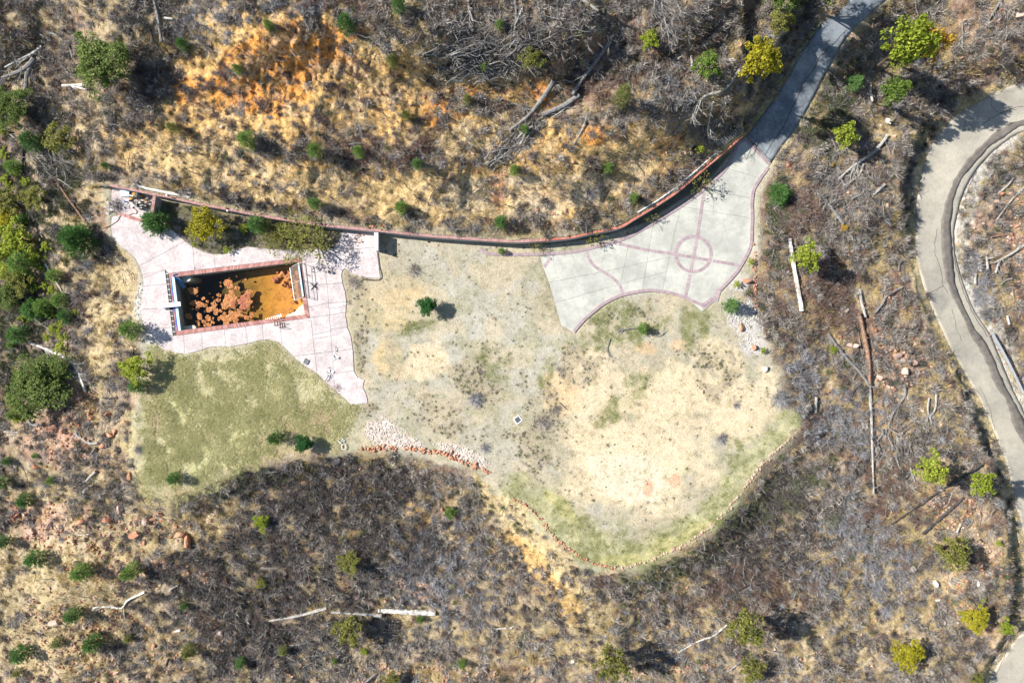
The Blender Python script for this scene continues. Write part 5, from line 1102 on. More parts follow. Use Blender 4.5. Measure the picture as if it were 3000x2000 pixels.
# ------------------------------------------------------------------ bare shrubs one can pick out
def make_bare(R, n, seed, up=.8, w=.022):
    r_ = random.Random(seed); V_ = []; F_ = []
    def rib(p, q, w0, w1):
        d = (q - p).normalized(); s = d.cross(Vector((r_.uniform(-.3,.3), r_.uniform(-.3,.3), 1))); 
        if s.length < .01: s = Vector((1, 0, 0))
        s.normalize(); i = len(V_); u = s.cross(d) 
        for pp, ww in ((p, w0), (q, w1)): V_.extend([pp + s * ww, pp - s * ww * .5 + u * ww * .8, pp - s * ww * .5 - u * ww * .8])
        F_.extend([(i, i + 1, i + 4, i + 3), (i + 1, i + 2, i + 5, i + 4), (i + 2, i, i + 3, i + 5)])
    for k in range(n):
        a = r_.uniform(0, 6.283); el = math.asin(r_.uniform(.12, 1)) ; d = Vector((math.cos(a) * math.cos(el), math.sin(a) * math.cos(el), math.sin(el) * up))
        L = R * r_.uniform(.6, 1.05); p = Vector((r_.gauss(0, .08) * R, r_.gauss(0, .08) * R, 0)); m = p + d * L * .55 + Vector((r_.gauss(0, .07), r_.gauss(0, .07), 0)) * R; q = p + d * L + Vector((r_.gauss(0, .12), r_.gauss(0, .12), r_.gauss(0, .08))) * R
        rib(p, m, w, w * .7); rib(m, q, w * .7, w * .3)
        for j in range(2):
            e = m + (q - m) * r_.uniform(.2, .7); rib(e, e + (q - m) * .5 + Vector((r_.gauss(0, .15), r_.gauss(0, .15), r_.gauss(0, .1))) * R, w * .5, w * .25)
    return V_, F_
def bare_mesh(R, n, seed, mat, **kw):
    V_, F_ = make_bare(R, n, seed, **kw); me = bpy.data.meshes.new('twigs'); me.from_pydata([tuple(v) for v in V_], [], F_); me.materials.append(M[mat]); return me
BM = {m: [bare_mesh(1.0, 150, s, m, w=.016) for s in (1, 2)] for m in ('brush_grey', 'brush_blue', 'brush_dark')}
BARE = [(1211,790,25,'brush_grey','round grey bare shrub near the top of the gravel yard'),(1392,1172,30,'brush_blue','large round grey bare shrub in the lower middle of the gravel yard'),(1033,826,24,'brush_grey','grey bare shrub in the notch of the terrace'),(1421,1313,20,'brush_blue','blue grey shrub at the upper end of the rubble edging'),
 (1640,1083,15,'brush_grey','low grey shrub on the bare orange patch'),(2158,1188,14,'brush_blue','small blue grey ball shrub on the pale ground'),(2116,1285,21,'brush_blue','larger blue grey ball shrub near the green right edge'),(1591,1238,28,'brush_grey','dark shrub right of the drain grate'),(1632,1198,15,'brush_grey','small shrub between the drain grate and the orange patch'),
 (2290,1168,36,'brush_blue','biggest blue grey shrub on the right pad rim'),(2339,1120,28,'brush_blue','blue grey shrub above the biggest rim shrub'),(2335,1070,24,'brush_blue','topmost blue grey shrub of the right rim'),(374,1242,15,'brush_dark','charred round shrub left of the lawn'),(369,1285,17,'brush_grey','grey shrub left of the lawn, below the charred one'),(403,1317,18,'brush_blue','blue grey shrub at the lower left lawn edge'),
 (250,777,27,'brush_blue','grey green shrub under the big terrace pine'),(308,858,19,'brush_grey','dark grey shrub on the straw slope left of the pool'),(225,858,22,'brush_blue','pale grey shrub left of the straw slope'),(338,600,30,'brush_dark','charred shrub at the left side of the equipment pad'),(990,1136,16,'brush_red','sprawling dry shrub over the lower terrace edge'),
 (700,330,18,'brush_grey','grey shrub over the broad slope pine'),(555,562,16,'brush_grey','grey shrub behind the wall above the bed'),(600,545,18,'brush_blue','blue grey shrub above the planting bed'),(810,545,20,'brush_grey','grey shrub above the bed pine behind the wall'),(1020,620,22,'brush_red','russet shrub between two pines close to the wall'),(1600,590,26,'brush_grey','grey shrub behind the wall centre'),(1730,565,20,'brush_blue','blue grey shrub over the wall bend'),
 (2880,820,18,'brush_blue','blue grey shrub inside the road bend'),(2868,880,24,'brush_blue','pale blue shrub lower inside the road bend'),(1195,1590,16,'brush_blue','pale shrub in the lower brush'),(1290,1445,18,'brush_blue','grey shrub under the rubble edging'),(2040,1990,26,'brush_blue','blue grey shrub at the bottom edge'),(1960,1940,20,'brush_blue','pale grey shrub beside the bottom dark oak'),
 (1795,1840,20,'brush_blue','blue grey shrub inside the tan path'),(1690,1800,14,'brush_dark','dark shrub inside the tan path'),(1880,1835,16,'brush_dark','charred shrub at the right of the tan path'),(1395,1630,22,'brush_grey','grey shrub left of the tan path head'),(1540,1560,20,'brush_grey','dark grey shrub at the tan path head'),(2441,1516,34,'brush_sage','pale green grey feathery bush alone in the brush'),
 (2555,1650,26,'brush_blue','uppermost blue shrub of the blue drift'),(2575,1720,28,'brush_blue','middle blue shrub of the blue drift'),(2600,1790,30,'brush_blue','lowest blue shrub of the blue drift'),(2530,1590,24,'brush_blue','pale blue shrub capping the blue drift'),(430,1555,18,'brush_dark','grey shrub amid the lower left boulders'),(305,1590,15,'brush_grey','grey shrub above the three lower pines'),(180,1545,14,'brush_blue','blue grey shrub among pink stones')]
BM['brush_red'] = [bare_mesh(1.0, 150, 5, 'brush_red', w=.016)]; BM['brush_sage'] = [bare_mesh(1.0, 190, 6, 'brush_sage', w=.016)]
for i, (x, y, r, m, lb) in enumerate(BARE):
    s = r / PX; bx, by = base_of(x, y, .4 * s); me = BM[m][i % len(BM[m])]
    o = link('bare_shrub', me, None, G(bx, by, -.04)); o.scale = (s, s, s * .9); o.rotation_euler = (0, 0, rt.uniform(0, 6.28)); tag(o, lb, 'shrub', 'bare shrubs standing apart')

# ------------------------------------------------------------------ fallen logs and branches
def logpts(pts, w, lift=None, n=None):
    c = smooth_line(pts, 7) if len(pts) > 2 else resample(pts, 7)
    m = len(c); out = []
    zs = [float(samp(Zg, p[0], p[1])) for p in c]
    for i in range(m):
        a, b = max(0, i - 5), min(m, i + 6); z = sum(zs[a:b]) / (b - a); z = max(z, zs[i] - .08) 
        out.append(at_z(c[i][0], c[i][1], z + (lift if lift is not None else w[0] / PX * .8 + .09)))
    return out
def log(pts, w0, w1, mat, label, name='fallen_log', stubs=4, forks=0, lift=None, cat=None, seed=0, group='fallen trunks and branches'):
    rr = random.Random(seed + int(pts[0][0])); P_ = logpts(pts, (w0,), lift); e = empty(name, P_[0], label, cat or ('branch' if 'branch' in name else 'log'), group)
    n = len(P_); mb = MB(e.location); rs = [(w0 + (w1 - w0) * i / (n - 1)) / PX * rr.uniform(.9, 1.08) for i in range(n)]
    mb.tube(P_, rs, 8 if w0 > 6 else 6, .10); mb.obj('trunk' if w0 > 5 else 'stem', M[mat], e)
    for k in range(stubs):
        i = rr.randrange(1, n - 1); d = (P_[min(i + 1, n - 1)] - P_[i - 1]).normalized(); s = d.cross(Vector((0, 0, 1))) * rr.choice((-1, 1))
        L = rr.uniform(.15, .45); mb = MB(e.location); mb.tube([P_[i], P_[i] + (d * .6 + s + Vector((0, 0, .5))).normalized() * L], [rs[i] * .35, rs[i] * .2], 5); mb.obj('branch_stub', M[mat], e)
    for k in range(forks):
        i = int(n * rr.uniform(.35, .97)); i = min(max(i, 1), n - 1); d = (P_[i] - P_[i - 1]).normalized(); sgn = rr.choice((-1, 1)); ang = rr.uniform(.35, .9) * sgn
        L = rr.uniform(.5, 1.7) * (n * 7 / 170 + .35); pts2 = [P_[i]]; cc = P_[i]; th = math.atan2(d.y, d.x) + ang
        for j in range(5):
            th += rr.uniform(-.35, .35); cc = cc + Vector((math.cos(th), math.sin(th), rr.uniform(-.04, .06))) * L / 5; pts2.append(cc)
        mb = MB(e.location); r0 = max(.018, rs[i] * .45); mb.tube(pts2, [r0 * (1 - .15 * j) for j in range(6)], 5, .08); mb.obj('limb', M[mat], e)
        for j2 in range(2):
            q = pts2[rr.randrange(2, 5)]; t2 = th + rr.choice((-1, 1)) * rr.uniform(.4, 1.0); q2 = q + Vector((math.cos(t2), math.sin(t2), .05)) * L * .3; q3 = q2 + Vector((math.cos(t2 + .3), math.sin(t2 + .3), 0)) * L * .22
            mb = MB(e.location); mb.tube([q, q2, q3], [r0 * .45, r0 * .3, r0 * .15], 4); mb.obj('twig', M[mat], e)
    return e
LOGS = [
 ([(2516,918),(2543,1041),(2547,1126)],6.5,5.2,'bark_brown','thick upper half of the long straight trunk, bark peeling',5,0),([(2547,1122),(2553,1230),(2556,1333),(2560,1445)],4.8,2.0,'bark_pale','thin lower half of the long straight trunk',14,0),
 ([(2519,846),(2523,880),(2536,928)],4.2,3.4,'bark_pale','short pale log above the long straight trunk',1,0),([(2313,699),(2320,745),(2332,815),(2350,911)],5.5,6.5,'bark_white','white bleached log leaning past the lime oak',3,0),
 ([(2425,977),(2460,1025),(2488,1058),(2515,1085),(2545,1126)],4.5,4,'bark_grey','grey forked log joining the long trunk from the left',3,5),([(2511,943),(2519,1000),(2530,1062)],1.8,1.2,'bark_grey','slim pole parallel to the long trunk',1,0),
 ([(2645,840),(2598,867),(2585,890),(2564,915)],3.2,3,'bark_grey','curved grey limb above the long trunk',2,2),([(2615,922),(2590,948),(2555,955)],2.4,2,'bark_dark','dark crooked stick beside the long trunk',1,1),([(2636,960),(2665,963),(2690,963)],2.8,2,'bark_dark','short dark branch on the terrace of the right slope',1,0),
 ([(2875,1361),(2743,1444),(2611,1536)],4.0,1.8,'bark_dark','longer of two charred parallel beams',2,0),([(2824,1456),(2703,1563)],4.2,3.6,'bark_dark','shorter of two charred parallel beams',0,0),
 ([(1109,1787),(1180,1791),(1276,1795)],6.5,8.6,'bark_white','thick white log, right end of the bottom log line',2,0),([(970,1792),(1040,1796),(1118,1803)],4.2,6,'bark_pale','middle log of the bottom log line',3,0),([(788,1818),(870,1804),(958,1780)],3.2,5.4,'bark_pale','left log of the bottom log line',4,0),
 ([(780,1752),(820,1730),(863,1707)],2.2,4,'bark_pale','pale log with burnt end above the bottom line',2,0),([(763,1663),(816,1663)],3,3,'bark_grey','short grey log left of the olive bush',0,0),([(760,1650),(790,1640),(812,1628)],1.4,1,'bark_pale','thin pale stick above the short grey log',0,1),
 ([(124,136),(100,155),(60,175),(15,198)],6.0,3.5,'bark_pale','pale upper limb of the fallen tree at the upper left',3,3),([(100,172),(80,195),(45,215),(5,228)],8.0,4,'bark_grey','grey main trunk of the fallen tree at the upper left',3,4),([(88,195),(78,225),(76,255),(62,300)],6.5,4,'bark_grey','downhill limb of the fallen tree at the upper left',2,3),
 ([(138,93),(170,106),(200,135),(212,170)],2.6,2,'bark_pale','thin bleached branch above the dark oak',1,3),([(183,251),(215,250),(251,249)],4.2,4,'bark_white','white log left of the dark oak',1,3),([(212,254),(235,258),(256,264)],3,2.5,'bark_white','lower white log left of the dark oak',0,1),([(176,193),(190,200),(200,218)],2,1.5,'bark_pale','hooked pale branch left of the oak',0,1),
 ([(449,-5),(462,50),(473,123)],3.8,4.6,'bark_grey','dark grey trunk entering at the top left',2,1),([(438,85),(450,120),(478,160)],3.6,2.5,'bark_dark','charred limb beside the top left trunk',1,3),([(482,53),(506,56)],3.2,3,'bark_white','short white stub near the top left trunk',0,0),
 ([(170,538),(205,588),(264,668)],3.2,4.4,'bark_brown','long brown log running to the big terrace pine',1,0),([(68,396),(66,460),(68,508)],4,3,'bark_dark','charred trunk beside the blue green pine',1,1),([(115,438),(149,493)],2.2,1.4,'bark_pale','slim pale trunk among grey branches at the left',0,3),([(0,365),(25,390),(45,405)],3.0,2,'bark_pale','pale split trunk at the left edge',1,3),
 ([(1785,122),(1745,180),(1704,234),(1677,277)],4.4,6.0,'bark_grey','long grey trunk crossing the upper middle slope',2,1),([(1697,277),(1650,310),(1588,337)],6.5,6.5,'bark_grey','curved smooth grey log below the long trunk',0,0),([(1623,234),(1588,290),(1547,340),(1495,382)],6.5,4,'bark_grey','grey log running down to the lower branch pile',1,2),
 ([(1690,170),(1693,199)],6,6,'bark_dark','upright leaning charred block by the cut logs',0,0),([(1661,219),(1700,207)],5,5.4,'bark_dark','charred cut log beside the upright block',0,0),([(1680,296),(1640,330),(1615,345)],2.2,1.5,'bark_pale','pale stick under the curved grey log',0,2),([(1720,335),(1705,380),(1680,422)],2.2,1.5,'bark_pale','thin forked branch right of the lower pile',0,3),
 ([(2166,204),(2134,251),(2105,270),(2066,281),(2040,310),(2019,340)],3.8,2.6,'bark_pale','dead pale tree sprawling above the wall end',2,6),([(2089,298),(2080,340),(2072,385)],3.0,1.6,'bark_white','straight white pole above the wall end',1,2),([(2025,163),(2028,195)],3.2,3,'bark_pale','short pale post by the mid green oak',0,0),
 ([(2603,350),(2598,362)],7,5,'bark_white','white uprooted stump at the head of the right snag',3,0),([(2601,396),(2575,430),(2548,455),(2500,487),(2454,527)],4.8,2.6,'bark_pale','bleached snag sprawling between driveway and road',3,8),([(2530,480),(2515,515),(2470,545)],3,2,'bark_pale','second bleached limb of the right snag',1,5),
 ([(2407,570),(2440,615),(2471,655)],4.2,4.2,'bark_grey','grey log pointing down below the right snag',2,0),([(2592,540),(2558,572)],4,3.4,'bark_pale','short pale log beside the shadowed bank',0,0),([(2552,242),(2550,270),(2557,296)],3.4,3,'bark_white','white bent trunk under the blue green pine',1,1),([(2530,265),(2545,280)],2.5,2,'bark_pale','short limb leaning on the bent white trunk',0,1),
 ([(2969,521),(2950,545),(2926,566)],3.2,3,'bark_pale','pale curved log inside the bend, upper',0,0),([(3000,549),(2960,590),(2918,647)],2.4,2,'bark_pale','pale crooked pole inside the bend, lower',0,2),([(2935,0),(2915,30),(2892,68)],3,2,'bark_grey','grey pole at the top right corner',1,2),([(2990,68),(2960,90),(2945,118)],2.2,1.8,'bark_grey','thin grey stick near the tan boulder',0,1),([(2819,60),(2820,135)],2.0,1.4,'bark_grey','thin upright snag right of the autumn tree',0,1),
 ([(3000,718),(2960,745),(2913,770)],4.2,2.4,'bark_pale','pale branched log right of the road',1,4),([(2905,694),(2945,688)],3.4,3.4,'bark_brown','brown plank like log right of the road',0,0),([(2965,816),(2948,820),(2932,833)],2.4,1.8,'bark_pale','small pale branch right of the road',0,1),([(2858,800),(2857,832)],3,3,'bark_pale','short pale post by the road shoulder',0,0),
 ([(2743,1155),(2738,1202),(2717,1223)],3.2,2.2,'bark_pale','twisted bleached limb on the right slope, right one',1,4),([(2722,1165),(2718,1200),(2727,1230)],2.8,2,'bark_pale','twisted bleached limb on the right slope, left one',1,3),([(2649,1126),(2650,1160),(2615,1211),(2600,1253),(2569,1291)],3.6,2,'bark_grey','long crooked branch right of the thin trunk',2,5),([(2391,1162),(2389,1210)],4,4.2,'bark_pale','short pale post at the rim shrubs',0,0),([(2488,1160),(2510,1135),(2525,1125)],2.8,2,'bark_dark','charred crook left of the thin trunk',0,2),
 ([(85,1003),(149,1028),(212,1062),(238,1109),(250,1147)],3.6,5.2,'bark_white','bleached dead tree lying below the left thicket',3,12),([(105,1060),(140,1068),(165,1064)],2.4,1.8,'bark_white','white side limb of the bleached dead tree',0,2),([(132,773),(158,815),(183,856)],3,1.8,'bark_white','thin white trunk inside the left thicket',0,1),([(95,930),(130,955),(160,975)],1.8,1.2,'bark_pale','spray of pale twigs above the dead tree',0,5),
 ([(286,1297),(262,1298),(240,1285),(215,1268)],4,2.4,'bark_pale','cut pale branch among red rubble',1,6),([(280,1310),(262,1335)],3.2,2.4,'bark_grey','short grey cut branch on the rubble',0,0),([(300,1115),(315,1150),(305,1165)],2,1.6,'bark_pale','pale twig cluster near the lawn tip',0,3),([(345,1165),(320,1167),(300,1165)],3,2.4,'bark_dark','charred limb under the lawn tip',0,2),([(12,1264),(60,1266)],2.4,1.8,'bark_pale','thin pale stick by the left edge',0,0),([(85,1232),(95,1243),(112,1245)],6,4,'bark_grey','knotted grey stump on the rubble slope',1,1),
 ([(425,1733),(400,1745),(374,1758),(360,1778),(349,1780),(310,1776),(272,1780)],4.2,2.2,'bark_white','white forked branch on the lower left slope',1,6),([(281,1380),(265,1395),(251,1410)],4.6,3.2,'bark_pale','split pale log on the lower rubble',0,1),([(273,1419),(255,1428),(243,1440)],2.8,1.8,'bark_white','white hooked branch below the split log',0,1),([(523,1713),(505,1722),(495,1732)],3.4,2.4,'bark_pale','short split branch in the brush edge',0,2),([(493,1929),(485,1950),(472,1972)],3.0,2.2,'bark_dark','charred pole at the bottom left',0,1),([(530,1845),(508,1850)],4,3,'bark_white','small white stub in the lower brush',0,0),([(225,1568),(262,1564)],1.8,1.4,'bark_white','thin white stick among lower boulders',0,0),
 ([(2130,1829),(2105,1850),(2083,1865),(2040,1880),(1985,1912)],3,1.4,'bark_white','white branchy snag beside the large olive oak',0,6),([(2180,1925),(2155,1950),(2125,1971)],2.2,1.2,'bark_pale','grey branchy snag beside the lower olive oak',0,5),([(1371,-4),(1375,30),(1386,62)],3.6,2.4,'bark_pale','pale snag entering at the top centre',1,3),([(1508,-4),(1512,50),(1505,108)],3,2.4,'bark_grey','grey trunk above the big branch pile',2,3),([(1530,25),(1520,50),(1508,75)],2.8,2,'bark_pale','pale limb joined to the trunk above the pile',0,1),([(1938,8),(1948,60),(1959,106)],2.6,1.6,'bark_pale','pale snag at the upper middle right',1,7),([(1700,-4),(1730,15),(1752,32)],4,3,'bark_pale','pale cut log at the top, right of centre',0,0),
 ([(1640,1180),(1660,1200)],1,1,'bark_grey','short twig on the orange patch',0,1),([(1788,990),(1778,1020),(1785,1045)],1.2,.8,'bark_grey','bundle of grey cut branches under the court',0,9),([(1868,960),(1840,963),(1812,968)],1.8,1.1,'bark_grey','dry branch left of the crescent pine',0,5),([(1900,975),(1930,985),(1952,968)],1.2,.8,'bark_grey','thin twig right of the crescent pine',0,2),
 ([(1327,1840),(1310,1860),(1290,1885)],2,1.4,'bark_pale','pale branched stick at the bottom centre',0,4),([(1500,1838),(1470,1840),(1445,1842)],2.4,1.8,'bark_white','white stick on the brush, left of the tan path',0,3),([(1235,1868),(1210,1890),(1190,1905)],2.4,1.6,'bark_dark','dark limbs at the bottom, right of the olive oak',0,4),([(915,1900),(940,1915),(905,1935)],3.5,2.5,'bark_dark','charred forked stump near the bottom',1,5),([(1010,1903),(960,1915),(890,1925)],1.8,1.2,'bark_pale','long thin pale stick near the bottom',0,2),([(1100,1972),(1080,1990),(1060,2005)],3,2.5,'bark_grey','grey log cut by the bottom edge',0,1),([(1430,1960),(1420,1985),(1400,2005)],2.4,1.8,'bark_dark','dark twiggy limb at the bottom edge',0,5),([(1285,1783),(1320,1800),(1350,1835)],1.8,1.0,'bark_grey','bent grey pole at the end of the white log',0,1),
 ([(2850,1520),(2840,1540),(2795,1572)],1.8,1.2,'bark_grey','thin stick under the charred beams',0,2),([(2815,1533),(2803,1560)],3.4,3,'bark_pale','short pale forked log by the olive oak',1,2),([(2620,1390),(2650,1400),(2665,1380)],2.4,1.8,'bark_pale','crooked pale branch left of the lime oak pair',0,5),([(2665,1340),(2668,1375),(2680,1410)],2.8,2,'bark_pale','standing pale branch left of the lime oak pair',0,5),([(2790,1440),(2780,1470),(2770,1485)],2,1.4,'bark_pale','pale fork between the charred beams',0,1),
 ([(2945,985),(2955,1010)],3.4,3,'bark_grey','grey block log beyond the guard rail',0,0),([(2925,890),(2935,910),(2925,935)],3.4,2.5,'bark_grey','grey bent log beyond the bend',0,2),([(2950,925),(2957,950)],3.4,3.2,'bark_white','white cut log beyond the bend',0,0),
 ([(2890,752),(2894,788)],3.5,3.5,'bark_pale','left pale post of the stacked timbers',0,0),([(2925,772),(2917,800)],3.2,3,'bark_pale','right pale post of the stacked timbers',0,0),([(2892,757),(2908,756)],3,3,'bark_pale','short crosspiece of the stacked timbers',0,0)]
for k, (p, a, b, m, lb, st, fk) in enumerate(LOGS):
    log(p, a, b, m, lb, 'fallen_log' if a > 3 and fk < 4 else 'dead_branch', st, fk, seed=k)
for x, y, lb in ((1706,91,'hollow burnt snag standing on the upper slope, left one'),(1768,45,'hollow burnt snag standing on the upper slope, right one'),(2478,908,'round sawn stump, right of a pair'),(2474,912,'round sawn stump, left of a pair')):
    e = empty('tree_stump', G(x, y, 0), lb, 'stump'); h = 1.3 if y < 200 else .35; mb = MB(); mb.tube([(0,0,-.2),(0,0,h*.5),(.03,.02,h)], [.24,.2,.17], 9, .12); mb.obj('trunk', M['bark_dark' if y < 200 else 'bark_brown'], e); mb = MB(); mb.tube([(.03,.02,h),(.03,.02,h+.02)], [.12,.11], 9); mb.obj('cut_face', M['bark_pale' if y > 200 else 'charred'], e)

def pile(label, region, ang, n, mats, Lr, wr, seed, name='branch_pile'):
    """cut branches laid one way; every branch is a part"""
    rr = random.Random(seed); x0 = sum(p[0] for p in region) / len(region); y0 = sum(p[1] for p in region) / len(region)
    e = empty(name, G(x0, y0, 0), label, 'branch pile'); xs = [p[0] for p in region]; ys = [p[1] for p in region]; k = 0
    while k < n:
        x, y = rr.uniform(min(xs), max(xs)), rr.uniform(min(ys), max(ys))
        if not inside(np.array([x]), np.array([y]), region)[0]: continue
        k += 1; L = rr.uniform(*Lr); th = ang + rr.gauss(0, .42); w = rr.uniform(*wr); pts = []; cx, cy = x - math.cos(th) * L / 2, y - math.sin(th) * L / 2; t2 = th
        lift = rr.uniform(.10, .50)
        for j in range(6): pts.append(G(cx, cy, lift)); t2 += rr.uniform(-.22, .22); cx += math.cos(t2) * L / 5; cy += math.sin(t2) * L / 5
        for j in range(1, 5): pts[j].z = (pts[j - 1].z + pts[j].z + pts[j + 1].z) / 3
        mb = MB(e.location); r0 = w / PX; mb.tube(pts, [r0 * (1 - .13 * j) for j in range(6)], 5, .08)
        for q in range(3):
            j = rr.randrange(2, 6); t3 = t2 + rr.choice((-1, 1)) * rr.uniform(.3, .9); d = Vector((math.cos(t3), -math.sin(t3), rr.uniform(-.1, .2))); s = L / PX * rr.uniform(.12, .3)
            mb.tube([pts[j], pts[j] + d * s, pts[j] + d * s * 1.7 + Vector((rr.gauss(0, .1), rr.gauss(0, .1), 0))], [r0 * .45, r0 * .3, r0 * .15], 4)
        mb.obj('branch', M[rr.choice(mats)], e)
pile('big pile of grey cut branches at the upper middle of the slope', [(1260,150),(1340,118),(1480,105),(1570,100),(1600,130),(1560,190),(1480,215),(1400,235),(1310,225),(1255,195)], -.42, 230, ['bark_grey','bark_grey','bark_grey','bark_pale','bark_dark'], (24, 90), (.7, 2.1), 1)
pile('lower pile of grey branches beside the bright pine sapling', [(1420,470),(1450,430),(1500,390),(1560,350),(1580,375),(1530,430),(1480,480)], -.85, 70, ['bark_grey','bark_pale','bark_dark'], (25, 80), (.9, 2.2), 2)
pile('heap of dark branches beside the low olive bush', [(1045,1670),(1090,1640),(1140,1655),(1150,1710),(1100,1740),(1050,1720)], .2, 60, ['bark_dark','bark_grey'], (18, 50), (.8, 1.8), 3)
pile('tangle of bleached branches below the right snag', [(2400,500),(2460,530),(2540,540),(2520,600),(2460,640),(2400,600)], -.6, 80, ['bark_pale','bark_grey','bark_grey'], (14, 46), (.5, 1.2), 4)
pile('tangle of grey branches left of the blue green pine', [(100,440),(200,430),(230,470),(190,540),(110,520)], .9, 70, ['bark_grey','bark_pale','bark_dark'], (20, 60), (.8, 1.8), 5)
pile('tangle of grey branches at the top right of the slope', [(1900,0),(2000,10),(2020,90),(1960,120),(1910,60)], .9, 60, ['bark_grey','bark_grey','bark_pale'], (14, 46), (.5, 1.2), 6)
pile('spread of bleached twigs near the wall end', [(1990,300),(2080,300),(2110,380),(2040,420),(1980,380)], -1.0, 60, ['bark_grey','bark_grey','bark_pale'], (14, 44), (.5, 1.1), 7)
pile('burnt brush tangle behind the lower right log', [(2550,1290),(2620,1250),(2700,1290),(2720,1340),(2620,1370)], 1.2, 60, ['bark_grey','bark_pale','bark_dark'], (15, 50), (.7, 1.6), 8)
pile('tangle of charred branches at the bottom', [(820,1880),(900,1870),(980,1900),(960,1980),(860,1990)], .5, 60, ['bark_dark','bark_grey'], (18, 55), (.8, 1.8), 9)
pile('branch litter around the bleached dead tree', [(80,1000),(200,1040),(250,1100),(220,1130),(150,1080)], .5, 60, ['bark_white','bark_pale'], (15, 50), (.6, 1.3), 10)

# ------------------------------------------------------------------ rocks
def rock_mesh(seed, mat, sub=2):
    bm = bmesh.new(); bmesh.ops.create_icosphere(bm, subdivisions=sub, radius=1); r_ = random.Random(seed)
    pl = [(Vector((r_.gauss(0, 1), r_.gauss(0, 1), r_.gauss(0, .7))).normalized(), r_.uniform(.34, .62)) for _ in range(11)]
    for v in bm.verts:
        for n, d in pl:
            t = v.co.dot(n)
            if t > d: v.co -= n * (t - d)
        v.co *= 1.35
    me = bpy.data.meshes.new('stone'); bm.to_mesh(me); bm.free(); me.materials.append(M[mat]); return me
RK = {m: [rock_mesh(s, m) for s in range(5)] for m in ('rock_red', 'rock_pink', 'rock_grey')}
def rock(name, x, y, r, mat, rr, parent=None, squash=.6, lift=.3):
    me = RK[mat][rr.randrange(5)]; o = bpy.data.objects.new(name, me); COL.objects.link(o); s = r / PX * 1.15
    o.location = G(x, y, s * squash * lift); o.scale = (s * rr.uniform(.85, 1.25), s * rr.uniform(.7, 1.0), s * squash); o.rotation_euler = (rr.uniform(-.3, .3), rr.uniform(-.3, .3), rr.uniform(0, 6.28))
    if parent: o.parent = parent; o.matrix_parent_inverse = Matrix.Translation(-parent.location)
    return o
rr = random.Random(77)
BOULD = [(315,1524,15,'large red boulder, left of the lower left boulder field'),(234,1529,11,'red boulder behind the leftmost scrub of the field'),(430,1527,13,'tan red boulder in the middle of the boulder row'),(447,1520,10,'red boulder leaning on the middle boulder'),(472,1505,10,'small bright orange boulder, upper right of the row'),(402,1529,9,'square orange boulder left of the middle one'),(553,1587,18,'largest angular red boulder, right end of the field'),(523,1565,12,'red boulder just above the largest angular one'),(355,1490,14,'pink slab boulder standing above the row'),(322,1507,12,'yellowish boulder behind the large red one'),
 (149,1537,10,'pink boulder in the left scrub'),(94,1554,12,'pale pink boulder at the far left'),(164,1822,14,'tall pink rock beside the blue green pine'),(400,1563,14,'jumbled red rock below the boulder row'),(421,1586,8,'small red stone under the jumbled rock'),(451,1888,9,'reddish rock near the lowest pines'),(647,1850,13,'pink rock in the lower brush'),(383,1397,11,'orange rock at the lower tip of the lawn'),(378,1410,8,'darker rock against the lawn tip'),(106,1369,11,'upright orange rock under a tiny pine'),(51,1510,12,'dark red rock at the left edge'),
 (318,1213,13,'red boulder left of the lawn edge'),(157,1257,13,'red boulder in the upper rubble'),(185,1262,10,'pale red boulder in the upper rubble'),(322,1275,11,'broken red rock beside the charred shrubs'),(300,1305,11,'dark red rock beside the cut branch'),(335,1265,8,'small orange rock near the lawn'),(232,1168,9,'pink rock at the foot of the dead tree'),
 (2986,47,14,'tan boulder at the top right corner'),(2924,64,8,'small orange boulder left of the tan one'),(2825,62,6,'pebble sized orange rock beside the thin snag'),(2933,568,9,'orange boulder inside the road bend'),(2918,590,7,'small tan rock inside the road bend'),(2188,824,12,'brown boulder at the right edge of the court'),(2173,957,9,'dark red boulder on the pale chips'),(2211,1018,9,'orange boulder near the pad rim'),(2241,1079,9,'white boulder on the right pad rim'),
 (2624,1043,12,'largest pink boulder on the right slope'),(2645,1036,8,'pink boulder touching the largest one'),(2649,1087,13,'split pink boulder below the largest one'),(2680,1060,9,'pink boulder right of the split one'),(2577,1105,10,'pink boulder beside the straight trunk'),(2620,1138,7,'small red stone under the boulders'),(2488,1011,9,'pink slab by the forked log'),(2508,1015,9,'second pink slab by the forked log'),(2462,985,7,'small orange stone by the forked log'),(2498,735,6,'pink stone above the charred crook'),(2487,745,7,'reddish slab above the charred crook'),(2613,1185,7,'orange split rock on the right slope'),
 (1048,1749,9,'rounded pink boulder above the log line'),(1367,1733,6,'pale round stone on the tan ground'),(855,1745,7,'pinkish stone by the thin pale log'),(1128,1758,8,'flat pink stone above the middle log'),(1155,1750,7,'grey stone by the rubble heap'),(1302,1577,5,'white stone on the lower slope'),(2739,1707,12,'white grey boulder in the lower right scrub'),(2866,1707,8,'pale boulder near the lower road'),(2746,1757,8,'dark pale boulder below the white grey one'),(2765,1757,6,'small boulder beside the dark pale one'),(2765,1823,7,'pale boulder above the yellow oaks'),(2806,1822,5,'small white boulder near the yellow oak'),(1679,1937,8,'white rock at the bottom of the tan path'),(2730,1968,8,'white rock at the bottom right'),(900,1278,0.1,'')]
for x, y, r, lb in BOULD:
    if not lb: continue
    mt = 'rock_grey' if any(w in lb for w in ('white', 'grey', 'pale round', 'pale boulder', 'dark pale')) else 'rock_pink' if 'pink' in lb or 'tan' in lb else 'rock_red'
    tag(rock('boulder', x, y, r, mt, rr, squash=.75), lb, 'rock', 'boulders on the slopes')
